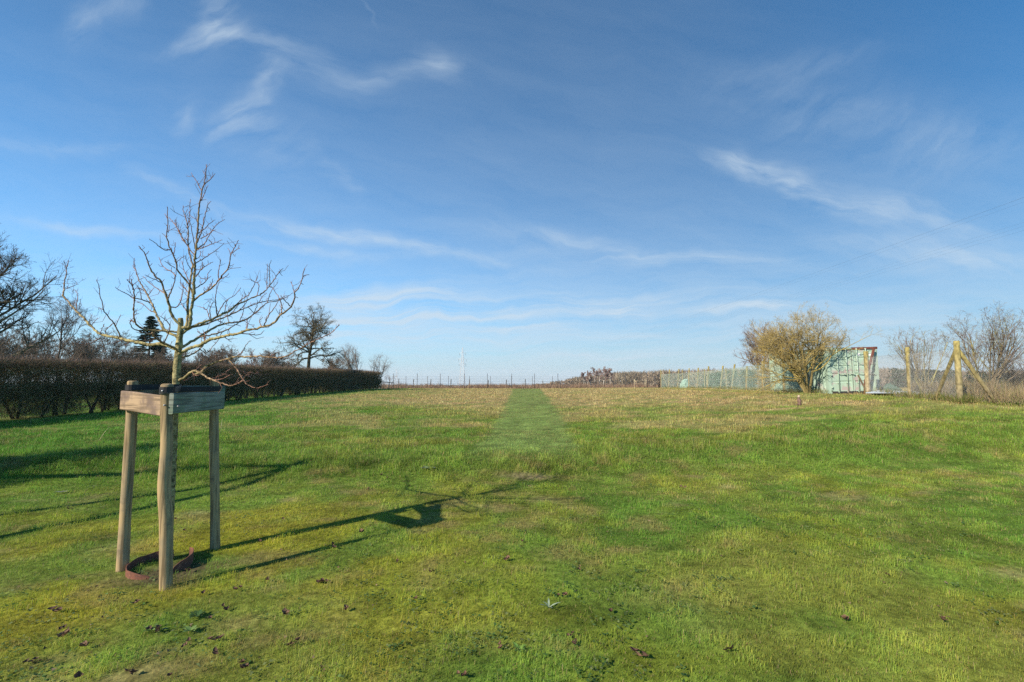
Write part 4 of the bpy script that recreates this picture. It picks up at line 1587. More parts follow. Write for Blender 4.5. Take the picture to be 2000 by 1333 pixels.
net_fence()
r_ = np.random.default_rng(57)
for px, ty, d, rad, lab in ((1333, 722, 60, .06, 'pale post behind the netting, leftmost of the inner posts'), (1376, 721, 54, .06, 'thin post behind the netting beside a leaning one'),
                            (1418, 720, 46, .06, 'thin mossy post behind the netting near the dark woods'), (1380, 735, 50, .03, 'short white stake behind the netting'),
                            (1505, 712, 38, .06, 'dull post behind the netting under the dark bare tree')):
    b = gp(X(px, d), d)
    m = MB()
    post_tube(m, np.zeros(3), at(px, ty, d) - b, rad, 8, OLDW * (1.7 if 'white' in lab else 1), LICH * .9 if 'white' not in lab else OLDW * 1.9, r_, np.zeros(3))
    o = m.build('fence_post', M_POST, None, True)
    o.location = b
    tag(o, lab, 'fence post')

# ---- container
M_CONT = two_mat('faded_green_paint', (.30, .405, .315), (.34, .445, .355), 1.6, .6, cc=(.34, .30, .27), cscale=1.7, clo=.56, chi=.70, bump=.15, bscale=8, spec=.35)
M_CONT2 = two_mat('patched_green_door', (.31, .415, .325), (.35, .455, .365), 2.0, .6, cc=(.36, .31, .29), cscale=2.4, clo=.50, chi=.62, bump=.15, bscale=8, spec=.35)
M_RUST = two_mat('rusty_iron', (.16, .055, .035), (.11, .04, .03), 9, .85, bump=.3)
M_GASKET = two_mat('dark_rubber_seal', (.03, .03, .03), (.045, .035, .03), 9, .8, bump=.1)
M_WHITE = two_mat('white_sticker', (.75, .75, .74), (.68, .66, .64), 9, .6, bump=.0)


def container():
    x0, y0 = X(1618, 22.7), 22.7
    W_, Hh, Lc = 2.38, 2.30, 6.06
    z0 = float(H(x0 + 1.0, y0)) - .02
    org = np.array([x0, y0, z0])
    root = empty('shipping_container', org, 'faded green shipping container with locked end doors and rust patches', 'container')
    root.rotation_euler = (R_(.6), R_(-1.2), R_(-5.0))
    # corrugated shell
    mb = MB()

    def corr(ax, sgn, length, start, fixed):
        """trapezoid corrugation along an axis"""
        pts = []
        p, dep = .278, .036
        s = start
        while s < start + length - .01:
            for o, dd in ((0, 0), (.072, 0), (.14, dep), (.21, dep)):
                pts.append((min(s + o, start + length), dd))
            s += p
        pts.append((start + length, 0))
        v = []
        for a, dd in pts:
            for z in (.16, Hh - .10):
                v.append((fixed + sgn * dd, a, z) if ax == 'y' else (a, fixed + sgn * dd, z))
        n = len(pts)
        f = [[2 * i, 2 * i + 2, 2 * i + 3, 2 * i + 1] for i in range(n - 1)]
        mb.add(v, f)

    corr('y', 1, Lc - .3, .15, .03)
    corr('y', -1, Lc - .3, .15, W_ - .03)
    corr('x', -1, W_ - .3, .15, Lc - .03)
    mb.box((W_ / 2, Lc / 2, Hh - .075), (W_ - .10, Lc - .1, .03))
    mb.box((W_ / 2, Lc / 2, .15), (W_ - .10, Lc - .1, .06))
    mb.build('body', M_CONT, root)
    # posts and rails
    for x, y, mat in ((.07, .08, M_CONT), (W_ - .07, .08, M_CONT), (.07, Lc - .08, M_CONT), (W_ - .07, Lc - .08, M_CONT)):
        m = MB()
        m.box((x, y, Hh / 2), (.14, .16, Hh - .24))
        m.build('corner_post', mat, root)
        for z in (.06, Hh - .06):
            m = MB()
            m.box((x + (-.004 if x < 1 else .004), y + (-.004 if y < 1 else .004), z), (.165, .18, .118))
            m.build('corner_casting', M_CONT if x < 1 else M_RUST, root)
    for (a, b, s, mat) in (((W_ / 2, .07, Hh - .055), None, (W_ - .32, .12, .10), 'mix'), ((W_ / 2, .07, .07), None, (W_ - .32, .12, .12), M_GASKET),
                           ((.05, Lc / 2, Hh - .05), None, (.08, Lc - .36, .09), M_CONT), ((.05, Lc / 2, .09), None, (.09, Lc - .36, .14), M_CONT),
                           ((W_ - .05, Lc / 2, Hh - .05), None, (.08, Lc - .36, .09), M_CONT), ((W_ - .05, Lc / 2, .09), None, (.09, Lc - .36, .14), M_CONT),
                           ((W_ / 2, Lc - .07, Hh - .055), None, (W_ - .32, .1, .10), M_CONT), ((W_ / 2, Lc - .07, .07), None, (W_ - .32, .1, .12), M_CONT)):
        m = MB()
        if mat == 'mix':
            m.box((.68, a[1], a[2]), (1.04, s[1], s[2]))
            m.build('header_rail', M_CONT, root)
            m = MB()
            m.box((1.74, a[1], a[2]), (1.07, s[1], s[2]))
            o = m.build('header_rail', M_RUST, root)
            o['label'] = 'rusty half of the header'
            continue
        m.box(a, s)
        m.build('rail', mat, root)
    # doors
    for side in (0, 1):
        xa = .155 if side == 0 else W_ / 2 + .022
        xb = W_ / 2 - .022 if side == 0 else W_ - .155
        m = MB()
        zz = [.15, .52, .90, 1.29, 1.68, Hh - .13]
        # panel with four pressed grooves
        prof = []
        for i in range(len(zz) - 1):
            a, b = zz[i], zz[i + 1]
            prof += [(a, 0.0), (a + .03, -.0), (a + .05, .028), (a + .11, .028), (a + .13, 0)] if i else [(a, 0)]
        prof.append((zz[-1], 0))
        v, f = [], []
        for z, dd in prof:
            v += [(xa + .05, .055 + dd, z), (xb - .05, .055 + dd, z)]
        for i in range(len(prof) - 1):
            f.append([2 * i, 2 * i + 1, 2 * i + 3, 2 * i + 2])
        m.add(v, f)
        for xx in (xa + .028, xb - .028):
            m.box((xx, .055, (.15 + Hh - .13) / 2), (.052, .05, Hh - .28))
        door = m.build('door', M_CONT2, root)
        door['label'] = 'left door' if side == 0 else 'right door with white stickers'
        m = MB()
        m.box(((xa + xb) / 2, .125, Hh / 2), (xb - xa + .03, .02, Hh - .22))
        m.build('seal', M_GASKET, door)
        wd = xb - xa
        for fr in (.33, .74) if side == 0 else (.20, .62):
            x = xa + wd * fr
            m = MB()
            m.tube([(x, -.012, .06), (x, -.012, Hh - .05)], .021, 8)
            for z in (.10, .55, 1.2, 1.75, Hh - .10):
                m.box((x, .012, z), (.075, .05, .06))
            m.build('lock_rod', M_CONT, door, True)
            m = MB()
            m.bar((x + .01, -.045, 1.02), (x + .30, -.045, .99), .02, .04)
            m.box((x + .30, -.03, .99), (.04, .07, .09))
            m.build('handle', M_CONT2, door)
        for z in (.35, .95, 1.5, 1.95):
            m = MB()
            x = xa + .004 if side == 0 else xb - .004
            m.box((x, -.005, z), (.07, .05, .11))
            m.build('hinge', M_CONT, door)
        if side == 1:
            for sx in (.26, .84):
                m = MB()
                m.box((xa + wd * sx + .04, .050, 1.93), (.17, .006, .13))
                m.build('sticker', M_WHITE, door)
    return root


container()
m = MB()
cx = X(1706, 26.0)
p0, p1 = at(1707, 681, 22.30), at(1691, 742, 22.0)
m.bar(p0 - p1, np.zeros(3), .075, .075, (0, 1, 0))
m.bar(np.zeros(3), gp(X(1688, 21.9), 21.9) - p1, .10, .10, (0, 1, 0))
o = m.build('iron_bar', M_RUST)
o.location = p1
tag(o, 'rusty red iron bar leaning against the right container door', 'iron bar')
m = MB()
p0, p1 = at(1676, 733, 22.35), gp(X(1694, 21.6), 21.6)
m.bar(p0 - p1, np.zeros(3), .05, .05, (0, 1, 0))
o = m.build('leaning_stick', two_mat('old_dark_stick', (.16, .12, .06), (.09, .07, .05), 8, .9))
o.location = p1
tag(o, 'short dark stick leaning low against the right container door', 'stick')

# stay wire with a sagging top strand between the container and the fence
# ---- bushes by the container and the corner
bare_tree('lichened_tree', 'golden lichen covered multi stemmed tree in front of the container', 'tree', dpt(1577, 23.4), 4.0, 89, trunk=.16, tr=.065, spread=.84, limbs=16, splay=.52,
          kids=(9, 7, 5), ang=46, stems=14, minr=.0024, up=.06, limb_up=-.02, wob=.20, barkc=(.20, .16, .07), twigc=(.24, .185, .09), lich=((.36, .275, .075), .42),
          prune=lambda p: ((p[:, 0] > 15.55) & (p[:, 2] < 2.75)) | ((p[:, 1] < 22.6) & (p[:, 0] > 14.8) & (p[:, 2] < 2.6)))
bare_tree('bare_tree', 'dark purplish bare tree behind the netting left of the golden tree', 'tree', dpt(1482, 37), 5.3, 82, trunk=.25, tr=.12, spread=.68, limbs=17,
          kids=(9, 7, 4), ang=56, stems=3, up=.05, limb_up=.0, wob=.16, barkc=(.11, .085, .06), twigc=(.15, .105, .10), lich=((.24, .18, .07), .75))
bare_tree('bare_shrub', 'open bare shrub with budded shoots between the two tall fence posts', 'shrub', dpt(1806, 17.9), 3.0, 83, trunk=.12, tr=.026, spread=.55, limbs=9,
          kids=(5, 4, 2), ang=30, stems=8, up=.04, limb_up=.08, wob=.09, minr=.0022, barkc=(.21, .175, .09), twigc=(.15, .11, .09), lich=((.26, .24, .08), .6))
bare_tree('bare_shrub', 'tall bare shrub with dark arching stems right of the mossy corner post', 'shrub', dpt(1926, 16.4), 3.35, 84, trunk=.12, tr=.030, spread=.58, limbs=11,
          kids=(6, 4, 2), ang=36, stems=9, up=.04, limb_up=.07, wob=.10, minr=.0022, barkc=(.17, .135, .085), twigc=(.13, .095, .085), lich=((.26, .24, .08), .65))
bare_tree('bare_shrub', 'low spreading bare shrub at the right edge of the picture', 'shrub', dpt(1990, 17.5), 2.0, 85, trunk=.10, tr=.024, spread=.7, limbs=10,
          kids=(6, 5, 3), ang=55, stems=7, up=.02, limb_up=.0, wob=.12, barkc=(.17, .135, .085), twigc=(.16, .11, .085))


def weeds(name, label, cat, pts_fn, n, h, w, cols, seed, mat=M_HEDGE, up=1.2):
    r = np.random.default_rng(seed)
    x, y, hs = pts_fn(r, n)
    k = len(x)
    z = H(x, y)
    d = r.normal(0, .6, (k, 3))
    d[:, 2] = np.abs(d[:, 2]) + up
    d /= np.linalg.norm(d, axis=1)[:, None]
    off = r.random(k) * .45 * h * hs
    P0 = np.stack([x, y, z - .02 + off], 1)
    P1 = P0 + d * (h * hs * r.uniform(.3, .75, k))[:, None]
    t = r.integers(0, len(cols), k)
    c = np.array(cols)[t] * r.uniform(.65, 1.35, (k, 1))
    mb = MB()
    mb.tris(P0, P1, w * r.uniform(.6, 1.4, k), c, r)
    o = mb.build(name, mat)
    return tag(o, label, cat, kind='stuff')


def back_strip(r, n):
    x = r.uniform(-19, 21, n)
    y = 64.2 + 14 * r.random(n) ** 1.4
    hs = .45 + .9 * fbm(x * .5, y * .5, 91, 4) ** 2 * 2
    row = (np.abs(((x + .0) % 2.4) - 1.2) < .28) * .6
    return x, y, hs * (1 + row * 0)


weeds('dry_weeds', 'reddish brown dead weeds and briars beyond the far fence', 'weeds', back_strip, 26000, .85, .03, [(.22, .135, .10), (.26, .17, .12), (.17, .11, .08), (.30, .22, .13)], 91)


def corner_strip(r, n):
    y = r.uniform(13.6, 22, n)
    a = np.interp(y, [13.2, 14.8, 17.7, 22.6], [14.9, 14.9, 15.7, 19.4])
    x = a + .15 + r.random(n) ** 1.5 * 6.0
    hs = .35 + 1.1 * fbm(x * .9, y * .9, 95, 3)
    return x, y, hs


weeds('dry_undergrowth', 'brown dead brambles and stalks beyond the corner fence', 'undergrowth', corner_strip, 12000, .9, .010, [(.27, .20, .11), (.22, .16, .095), (.16, .155, .055), (.32, .25, .15)], 95)


def fence_foot(r, n):
    t = r.random(n)
    y = 14.4 + 44 * t ** 1.6
    a = np.interp(y, [14.4, 14.8, 17.7, 21, 22, 24.4, 27, 30, 38, 45, 58.5], [14.4, 14.5, 15.4, 16.4, 15.5, 15.6, 16.1, 16.5, 18.3, 19.3, 19.2])
    x = a + r.normal(0, .22, n)
    ok = ~((y > 21.2) & (y < 22.6))
    return x[ok], y[ok], (.5 + .8 * fbm(x * 2, y * 2, 97, 3))[ok]


weeds('tall_grass', 'tall dry grass left standing along the right hand fences', 'grass', fence_foot, 9000, .42, .012, [(.30, .24, .11), (.14, .17, .03), (.26, .21, .09), (.10, .14, .025)], 97, M_GRASS)

# ------------------------------------------------------------------ far fence and what stands along it


def far_fence(name, label, posts, rad, wires, hw, mat_post, org_px, col=None):
    r = np.random.default_rng(len(posts) * 7 + 1)
    d0 = posts[len(posts) // 2][2]
    org = gp(X(org_px, d0), d0)
    root = empty(name, org, label, 'fence')
    fs, tops = [], []
    for px, ty, d, lean in posts:
        f = gp(X(px - lean, d), d)
        t = at(px, ty, d)
        fs.append(f)
        tops.append(t)
        m = MB()
        if col is None:
            m.tube(np.array([f - [0, 0, .1], t]) - org, rad, 6)
        else:
            post_tube(m, f - [0, 0, .1], t, rad, 7, col, np.asarray(col) * .9, r, org)
        m.build('post', mat_post, root, True)
    for w in wires:
        m = MB()
        P = np.array([a + (b - a) * w for a, b in zip(fs, tops)])
        m.tube(P - org, hw, 3)
        m.build('strand', M_DARKSTEEL, root)
    return root


far_fence('wire_fence', 'tall dark steel wire fence across the far end of the field', [(px, 730, 63.4, 0) for px in (724, 769, 815, 860, 907, 952, 999.5, 1044, 1089.5, 1134.5, 1180, 1221.7, 1264)],
          .034, (.25, .45, .62, .78), .006, M_DARKSTEEL, 999)
far_fence('wire_fence', 'second dark steel wire fence a little beyond the first one', [(px, 735, 74, 0) for px in (752, 793, 835, 876, 917, 958, 999, 1040, 1079, 1119, 1159, 1199, 1239, 1279)],
          .032, (.4, .6, .8), .006, M_DARKSTEEL, 999)
far_fence('post_and_wire_fence', 'old fence of short leaning wooden posts between the two steel fences', [(779, 740, 67, 0), (808, 741, 66, 1.5), (842, 741, 66, 2), (881, 741, 66, 0.5), (917, 742, 66, 0), (954, 743, 66, 1),
          (989, 742, 66, 0), (1026, 741, 66, .5), (1060, 744, 66, -1), (1093.5, 744, 66, -2), (1128, 743, 66, .5), (1163, 745, 66, 1), (1198, 744, 66, 0)], .055, (.55, .9), .005, M_POST, 989, (.085, .07, .055))

r_ = np.random.default_rng(77)
# broken rail at the end of the hedge
b0 = gp(X(751, 58), 58)
root = empty('rail_fence', b0, 'short dark wooden rail on leaning posts at the hedge end', 'fence')
for px, ty, ln_ in ((744, 741, 1), (749, 743, -1), (760, 747, 0)):
    f, t = gp(X(px, 58), 58), at(px + ln_, ty, 58)
    m = MB()
    post_tube(m, f - [0, 0, .1], t, .06, 7, (.07, .055, .04), (.08, .065, .045), r_, b0)
    m.build('post', M_POST, root, True)
m = MB()
m.tube(np.array([at(733, 746, 57.9), at(745, 746.3, 57.9), at(752, 746.6, 57.9), at(769, 748.5, 57.9)]) - b0, .05, 6, (.07, .055, .04))
m.build('rail', M_POST, root, True)

# pale wooden gate frame near the end of the netting fence
b0 = gp(X(1250, 66), 66)
root = empty('field_gate', b0, 'pale wooden gate frame beyond the far fence left of the netting', 'gate')
for px in (1239, 1260):
    m = MB()
    post_tube(m, gp(X(px, 66), 66) - [0, 0, .1], at(px, 741, 66), .07, 7, (.40, .33, .22), (.42, .36, .24), r_, b0)
    m.build('post', M_POST, root, True)
for a, b in (((1240, 745), (1259, 744)), ((1240, 743), (1248, 757)), ((1263, 742), (1262, 757)), ((1240, 750), (1259, 750))):
    m = MB()
    m.tube(np.array([at(*a, 65.9), at(*b, 65.9)]) - b0, .03, 5, (.36, .29, .19))
    m.build('rail', M_POST, root, True)
b = gp(X(1287, 60), 60)
m = MB()
post_tube(m, np.zeros(3), at(1287, 747, 60) - b, .09, 8, (.03, .025, .02), (.035, .03, .025), r_, np.zeros(3))
o = m.build('fence_post', M_POST, None, True)
o.location = b
tag(o, 'short black stump of a post at the far end of the netting fence', 'fence post')

# ------------------------------------------------------------------ birches, woods, pylons, cables
for i, (px, ty, d, lab) in enumerate(((1140, 725, 150, 'short pale stemmed birch at the left end of the far group'), (1147, 722, 155, 'thin birch second from the left in the far group'),
                                      (1154, 724, 152, 'open crowned birch left of the tall one in the far group'), (1164, 716, 150, 'tall pale stemmed birch in the middle of the far group'),
                                      (1171, 719, 156, 'slender birch just right of the tall one in the far group'), (1177, 718, 150, 'birch with light stem beside the dense crowned one'),
                                      (1186, 716, 154, 'dense purple crowned birch near the right of the far group'), (1193, 717, 150, 'purple crowned birch at the right end of the far group'))):
    zt = at(px, ty, d)[2]
    x, y = X(px, d), d
    bare_tree('birch_tree', lab, 'tree', (x, y), (zt - float(H(x, y))) * 1.02, 200 + i, trunk=.40, tr=.12, spread=.32, limbs=20, kids=(7, 6, 4), ang=44, up=.08,
              barkc=(.46, .42, .36), twigc=(.21, .14, .12), group='birches beyond the far fence', minr=.034)


def wood(name, label, band, d0, d1, n, cols, seed, ev=0.0, w=.14, hmin=5.0, per=90):
    """far-off wood: stems and fans of twigs for many trees, one object"""
    r = np.random.default_rng(seed)
    bx = np.array([b[0] for b in band], float)
    by = np.array([b[1] for b in band], float)
    px = r.uniform(bx[0], bx[-1], n)
    d = r.uniform(d0, d1, n)
    x = (px - 1000) / F * d
    zt = CAMZ + (HOR - np.interp(px, bx, by) - r.uniform(-2.2, 1.2, n)) / F * d
    zb = H(x, d)
    h = np.maximum(zt - zb, hmin)
    mb = MB()
    P0 = np.stack([x, d, zb - .3], 1)
    c = np.array(cols)[r.integers(0, len(cols), n)] * r.uniform(.8, 1.2, (n, 1))
    mb.tris(P0, P0 + np.stack([r.normal(0, .3, n), 0 * x, h * .9], 1), .35, c * .8, r)
    k = per
    t = r.uniform(.06 if ev else .12, .97, (n, k))
    az = r.uniform(0, 6.28, (n, k))
    rad = h[:, None] * (.34 * np.sqrt(np.clip(1 - ((t - .5) / .52) ** 2, .03, 1))) if not ev else h[:, None] * .26 * (1.03 - t)
    rr = rad * np.sqrt(r.random((n, k)))
    Q0 = np.stack([x[:, None] + np.cos(az) * rr, d[:, None] + np.sin(az) * rr, zb[:, None] + t * h[:, None] * .93], -1)
    dv = np.stack([np.cos(az) * .5, np.sin(az) * .5, np.full_like(az, -.25 if ev else .9)], -1) + r.normal(0, .35, (n, k, 3))
    Q1 = Q0 + dv * (h[:, None, None] * .13)
    cc = np.repeat(c, k, axis=0) * r.uniform(.7, 1.3, (n * k, 1))
    mb.tris(Q0.reshape(-1, 3), Q1.reshape(-1, 3), w * (2.2 if ev else 1.0), cc, r)
    return tag(mb.build(name, M_FAR), label, 'wood', kind='stuff')


wood('far_wood', 'brown leafless wood on the rise beyond the fences', [(1040, 756), (1090, 744), (1130, 737), (1200, 728), (1290, 725), (1400, 722), (1500, 720), (1640, 720), (1720, 720), (1850, 726), (2000, 724), (2500, 722)],
     235, 330, 700, [(.20, .16, .115), (.21, .165, .12), (.18, .15, .105)], 301, 0, .48, 5.0, 130)
wood('far_pines', 'dark green evergreens in front of the far brown wood', [(1375, 733), (1400, 724), (1440, 721), (1500, 717), (1560, 718), (1700, 717), (1760, 716), (1830, 720), (1960, 725), (2400, 725)],
     150, 215, 190, [(.035, .055, .032), (.03, .048, .03)], 302, 1.0, .28, 4.0)
wood('far_thicket', 'thin grey line of far bushes low on the horizon at the left', [(560, 751), (700, 752), (800, 751), (850, 752), (950, 752), (1040, 752)], 420, 520, 120, [(.15, .13, .12), (.13, .12, .11)], 303, 0, .35, 2.0, 60)


def pylon(name, label, px, ty, d, seed, arms):
    x = X(px, d)
    z0 = float(H(x, d))
    h = at(px, ty, d)[2] - z0
    org = np.array([x, d, z0])
    root = empty(name, org, label, 'pylon')
    m_st = two_mat('pale_galvanised_steel', (.62, .62, .62), (.55, .55, .56), 4, .5, bump=0)
    m = MB()
    lev = np.linspace(0, 1, 12) ** .9

    def hw(t):
        return np.interp(t, [0, .55, .72, 1], [.075, .038, .024, .006]) * h
    cs = []
    for t in lev:
        w = hw(t)
        cs.append(np.array([[-w, -w, t * h], [w, -w, t * h], [w, w, t * h], [-w, w, t * h]]))
    g = h * .0032
    for a, b in zip(cs[:-1], cs[1:]):
        for k in range(4):
            m.bar(a[k], b[k], g * 1.3, g * 1.3)
            m.bar(a[k], b[(k + 1) % 4], g * .8, g * .8)
            m.bar(a[(k + 1) % 4], b[k], g * .8, g * .8)
            m.bar(b[k], b[(k + 1) % 4], g * .8, g * .8)
    m.build('tower', m_st, root)
    for t, L in arms:
        for s in (-1, 1):
            m = MB()
            w = hw(t)
            tip = np.array([s * L * h, 0, t * h])
            for y in (-w, w):
                m.bar([s * w, y, t * h - .01 * h], tip, g, g)
                m.bar([s * w, y, t * h + .03 * h], tip, g, g)
            m.build('cross_arm', m_st, root)
            m = MB()
            m.tube([tip, tip - [0, 0, .055 * h]], g * .9, 5)
            m.build('insulator', M_DARKSTEEL, root)
    return root


pylon('electricity_pylon', 'pale lattice electricity pylon standing alone on the horizon', 903, 679, 620, 1, ((.86, .075), (.71, .095), (.60, .08)))
pylon('electricity_pylon', 'small hazy electricity pylon just past the end of the hedge', 774.5, 721, 1250, 2, ((.90, .09), (.76, .11)))

for i, (x, z) in enumerate(((96, 23.5), (100, 25.5), (104, 27.5), (98, 29.5), (102, 31.8), (108, 34))):
    m = MB()
    P = []
    for t in np.linspace(0, 1, 26):
        y = 60 + 560 * t
        P.append((x - 8 * t, y, z + 6 - 4 * 4 * t * (1 - t) + 4 * t))
    m.tube(np.array(P) - np.array(P[0]), .007, 4)
    o = m.build('power_cable', M_DARKSTEEL)
    o.location = P[0]
    tag(o, 'thin overhead power cable crossing the sky at the right', 'cable', 'overhead cables at the right')

# ------------------------------------------------------------------ small things by the container
b = gp(X(1752, 19.2), 19.2)
m = MB()
v = []
for i, x in enumerate(np.linspace(-.62, .62, 25)):
    for y in (-.9, .9):
        for z in (0, .012):
            v.append((x, y, .16 + .018 * math.sin(i * 1.57) + z + .03 * y * x + .05 * x))
f = []
for i in range(24):
    a = i * 4
    f += [[a + 1, a + 5, a + 7, a + 3], [a, a + 2, a + 6, a + 4], [a, a + 4, a + 5, a + 1], [a + 2, a + 3, a + 7, a + 6]]
f += [[0, 1, 3, 2], [96, 98, 99, 97]]
m.add(v, f)
o = m.build('metal_sheet', two_mat('grey_blue_sheet', (.36, .42, .47), (.30, .34, .38), 3, .5, bump=.1))
o.location = b
o.rotation_euler = (0, 0, .5)
tag(o, 'grey blue corrugated sheet lying flat behind the chain link fence', 'metal sheet')


def heap(name, label, loc, size, mat, seed):
    bm = bmesh.new()
    bmesh.ops.create_icosphere(bm, subdivisions=4, radius=1)
    for vv in bm.verts:
        c = vv.co
        n = float(fbm(c.x * 2.1 + seed, c.y * 2.1 + c.z * 1.7, seed, 4)) - .5
        s = 1 + .9 * n
        vv.co = Vector((c.x * size[0] * s, c.y * size[1] * s, max(-.05, c.z) * size[2] * s))
    me = bpy.data.meshes.new(name)
    bm.to_mesh(me)
    bm.free()
    me.materials.append(mat)
    o = bpy.data.objects.new(name, me)
    C.objects.link(o)
    o.location = loc
    return tag(o, label, 'heap')


heap('netting_heap', 'crumpled dark green netting heaped beside the container', gp(X(1738, 22.6), 22.6), (.45, .4, .42), two_mat('dark_green_net', (.05, .10, .075), (.09, .14, .11), 9, .9, bump=.6, bscale=25, bdist=.02), 5)
heap('sheet_bundle', 'pale green bundled sheet leaning low behind the netting fence', gp(X(1339, 51.5), 51.5), (.55, .4, .95), two_mat('pale_green_sheet', (.26, .37, .31), (.21, .31, .26), 4, .8, bump=.4, bscale=14, bdist=.02), 6)

# weathered marker stub out in the field
b = ground_at(1561, 792)
root = empty('marker_stub', b, 'small weathered stub standing alone in the dry grass before the container', 'marker')
m = MB()
hgt = at(1561, 772, b[1])[2] - b[2]
t = np.linspace(0, 1, 9)
P = np.stack([.012 * np.sin(t * 5), 0 * t, t * hgt * .80], 1)
m.tube(P, hgt * np.array([.20, .17, .14, .16, .19, .18, .14, .12, .11]), 9, np.array([.17, .11, .085]))
m.build('stem', M_POST, root, True)
m = MB()
m.tube(np.array([[0, 0, hgt * .78], [0, 0, hgt * .9], [.005, 0, hgt]]), [hgt * .13, hgt * .11, hgt * .03], 8, (.46, .36, .26))
m.build('cap', M_POST, root, True)
m = MB()
for e in ((-.20, .02, .10), (-.12, -.05, .03), (.14, .02, .04)):
    m.tube(np.array([[0, 0, .03], [e[0] * .6, e[1], .05], e]), [.012, .009, .005], 5, (.15, .09, .07))
m.build('twig', M_POST, root, True)

# ------------------------------------------------------------------ fallen leaves, straws, rosettes
LEAVES = [(140, 998), (342, 1018), (352, 1039), (346, 946), (265, 1183), (112, 1200), (115, 1235), (129, 1247), (400, 1212), (398, 1164), (463, 1158), (363, 1266), (419, 1287), (477, 1312), (627, 1312), (331, 1328), (252, 1324), (62, 1298), (79, 1299),
          (161, 1272), (229, 1289), (675, 1197), (629, 1143), (419, 1258), (371, 1233), (310, 1239), (498, 1063), (554, 1017), (367, 1120), (577, 1264), (729, 1032), (706, 1045), (1025, 1043), (1019, 1062), (1100, 917), (669, 926), (756, 937), (721, 958),
          (740, 951), (800, 952), (746, 931), (842, 1122), (629, 1143), (673, 1195), (808, 1172), (1194, 1201), (1131, 1116), (1115, 1247), (1119, 1266), (1104, 1168), (1085, 1168), (627, 1312), (904, 1328), (650, 1072), (777, 1099), (992, 1096),
          (1723, 1124), (1627, 1020), (1842, 1218), (1335, 955), (1504, 932), (1652, 1218), (60, 1180), (190, 1150), (438, 1195), (300, 1235), (520, 1140), (560, 1205), (485, 1300), (150, 1330), (980, 1270), (1250, 1290), (1420, 1280)]
M_LEAF = attr_mat('dead_leaf', .7, .2, .2, .4, 30)


def leaf_mesh(seed):
    r = np.random.default_rng(seed)
    mb = MB()
    for q in range(r.integers(1, 4)):
        n, w = 7, 5
        L, W_ = r.uniform(.045, .08), r.uniform(.030, .05)
        az = r.uniform(0, 6.28)
        off = r.normal(0, .022, 3) * [1, 1, 0]
        cu, cv = r.uniform(.4, 1.3), r.uniform(.3, 1.4)
        v = []
        for i in range(n):
            t = i / (n - 1)
            half = W_ / 2 * math.sin(math.pi * min(.97, t * .92 + .06)) ** .8
            for j in range(w):
                s = (j / (w - 1) - .5) * 2
                x = (t - .5) * L
                y = s * half * (1 + .25 * math.sin(9 * t + j))
                z = .010 + cu * L * .35 * (2 * t - 1) ** 2 + cv * abs(s) ** 1.5 * half * .7 + .003 * math.sin(7 * t * s)
                v.append((x * math.cos(az) - y * math.sin(az) + off[0], x * math.sin(az) + y * math.cos(az) + off[1], z + .008 * q))
        f = [[i * w + j, i * w + j + 1, (i + 1) * w + j + 1, (i + 1) * w + j] for i in range(n - 1) for j in range(w - 1)]
        c = np.array([(.12, .065, .042), (.085, .048, .034), (.17, .10, .06)][r.integers(0, 3)]) * r.uniform(.7, 1.2)
        mb.add(v, f, c)
    return mb


r_ = np.random.default_rng(88)
protos = []
for i, (px, py) in enumerate(LEAVES):
    p = ground_at(px, py)
    if i < 6:
        o = leaf_mesh(500 + i).build('dead_leaf', M_LEAF, None, True)
        protos.append(o)
    else:
        o = protos[i % 6].copy()
        C.objects.link(o)
    o.location = p + np.array([0, 0, .014])
    o.rotation_euler = (r_.normal(0, .25), r_.normal(0, .25), r_.uniform(0, 6.28))
    s = r_.uniform(.38, .75)
    o.scale = (s, s, s)
    tag(o, 'dry brown curled leaf lying on the short lawn grass', 'leaf', 'fallen dead leaves on the lawn')



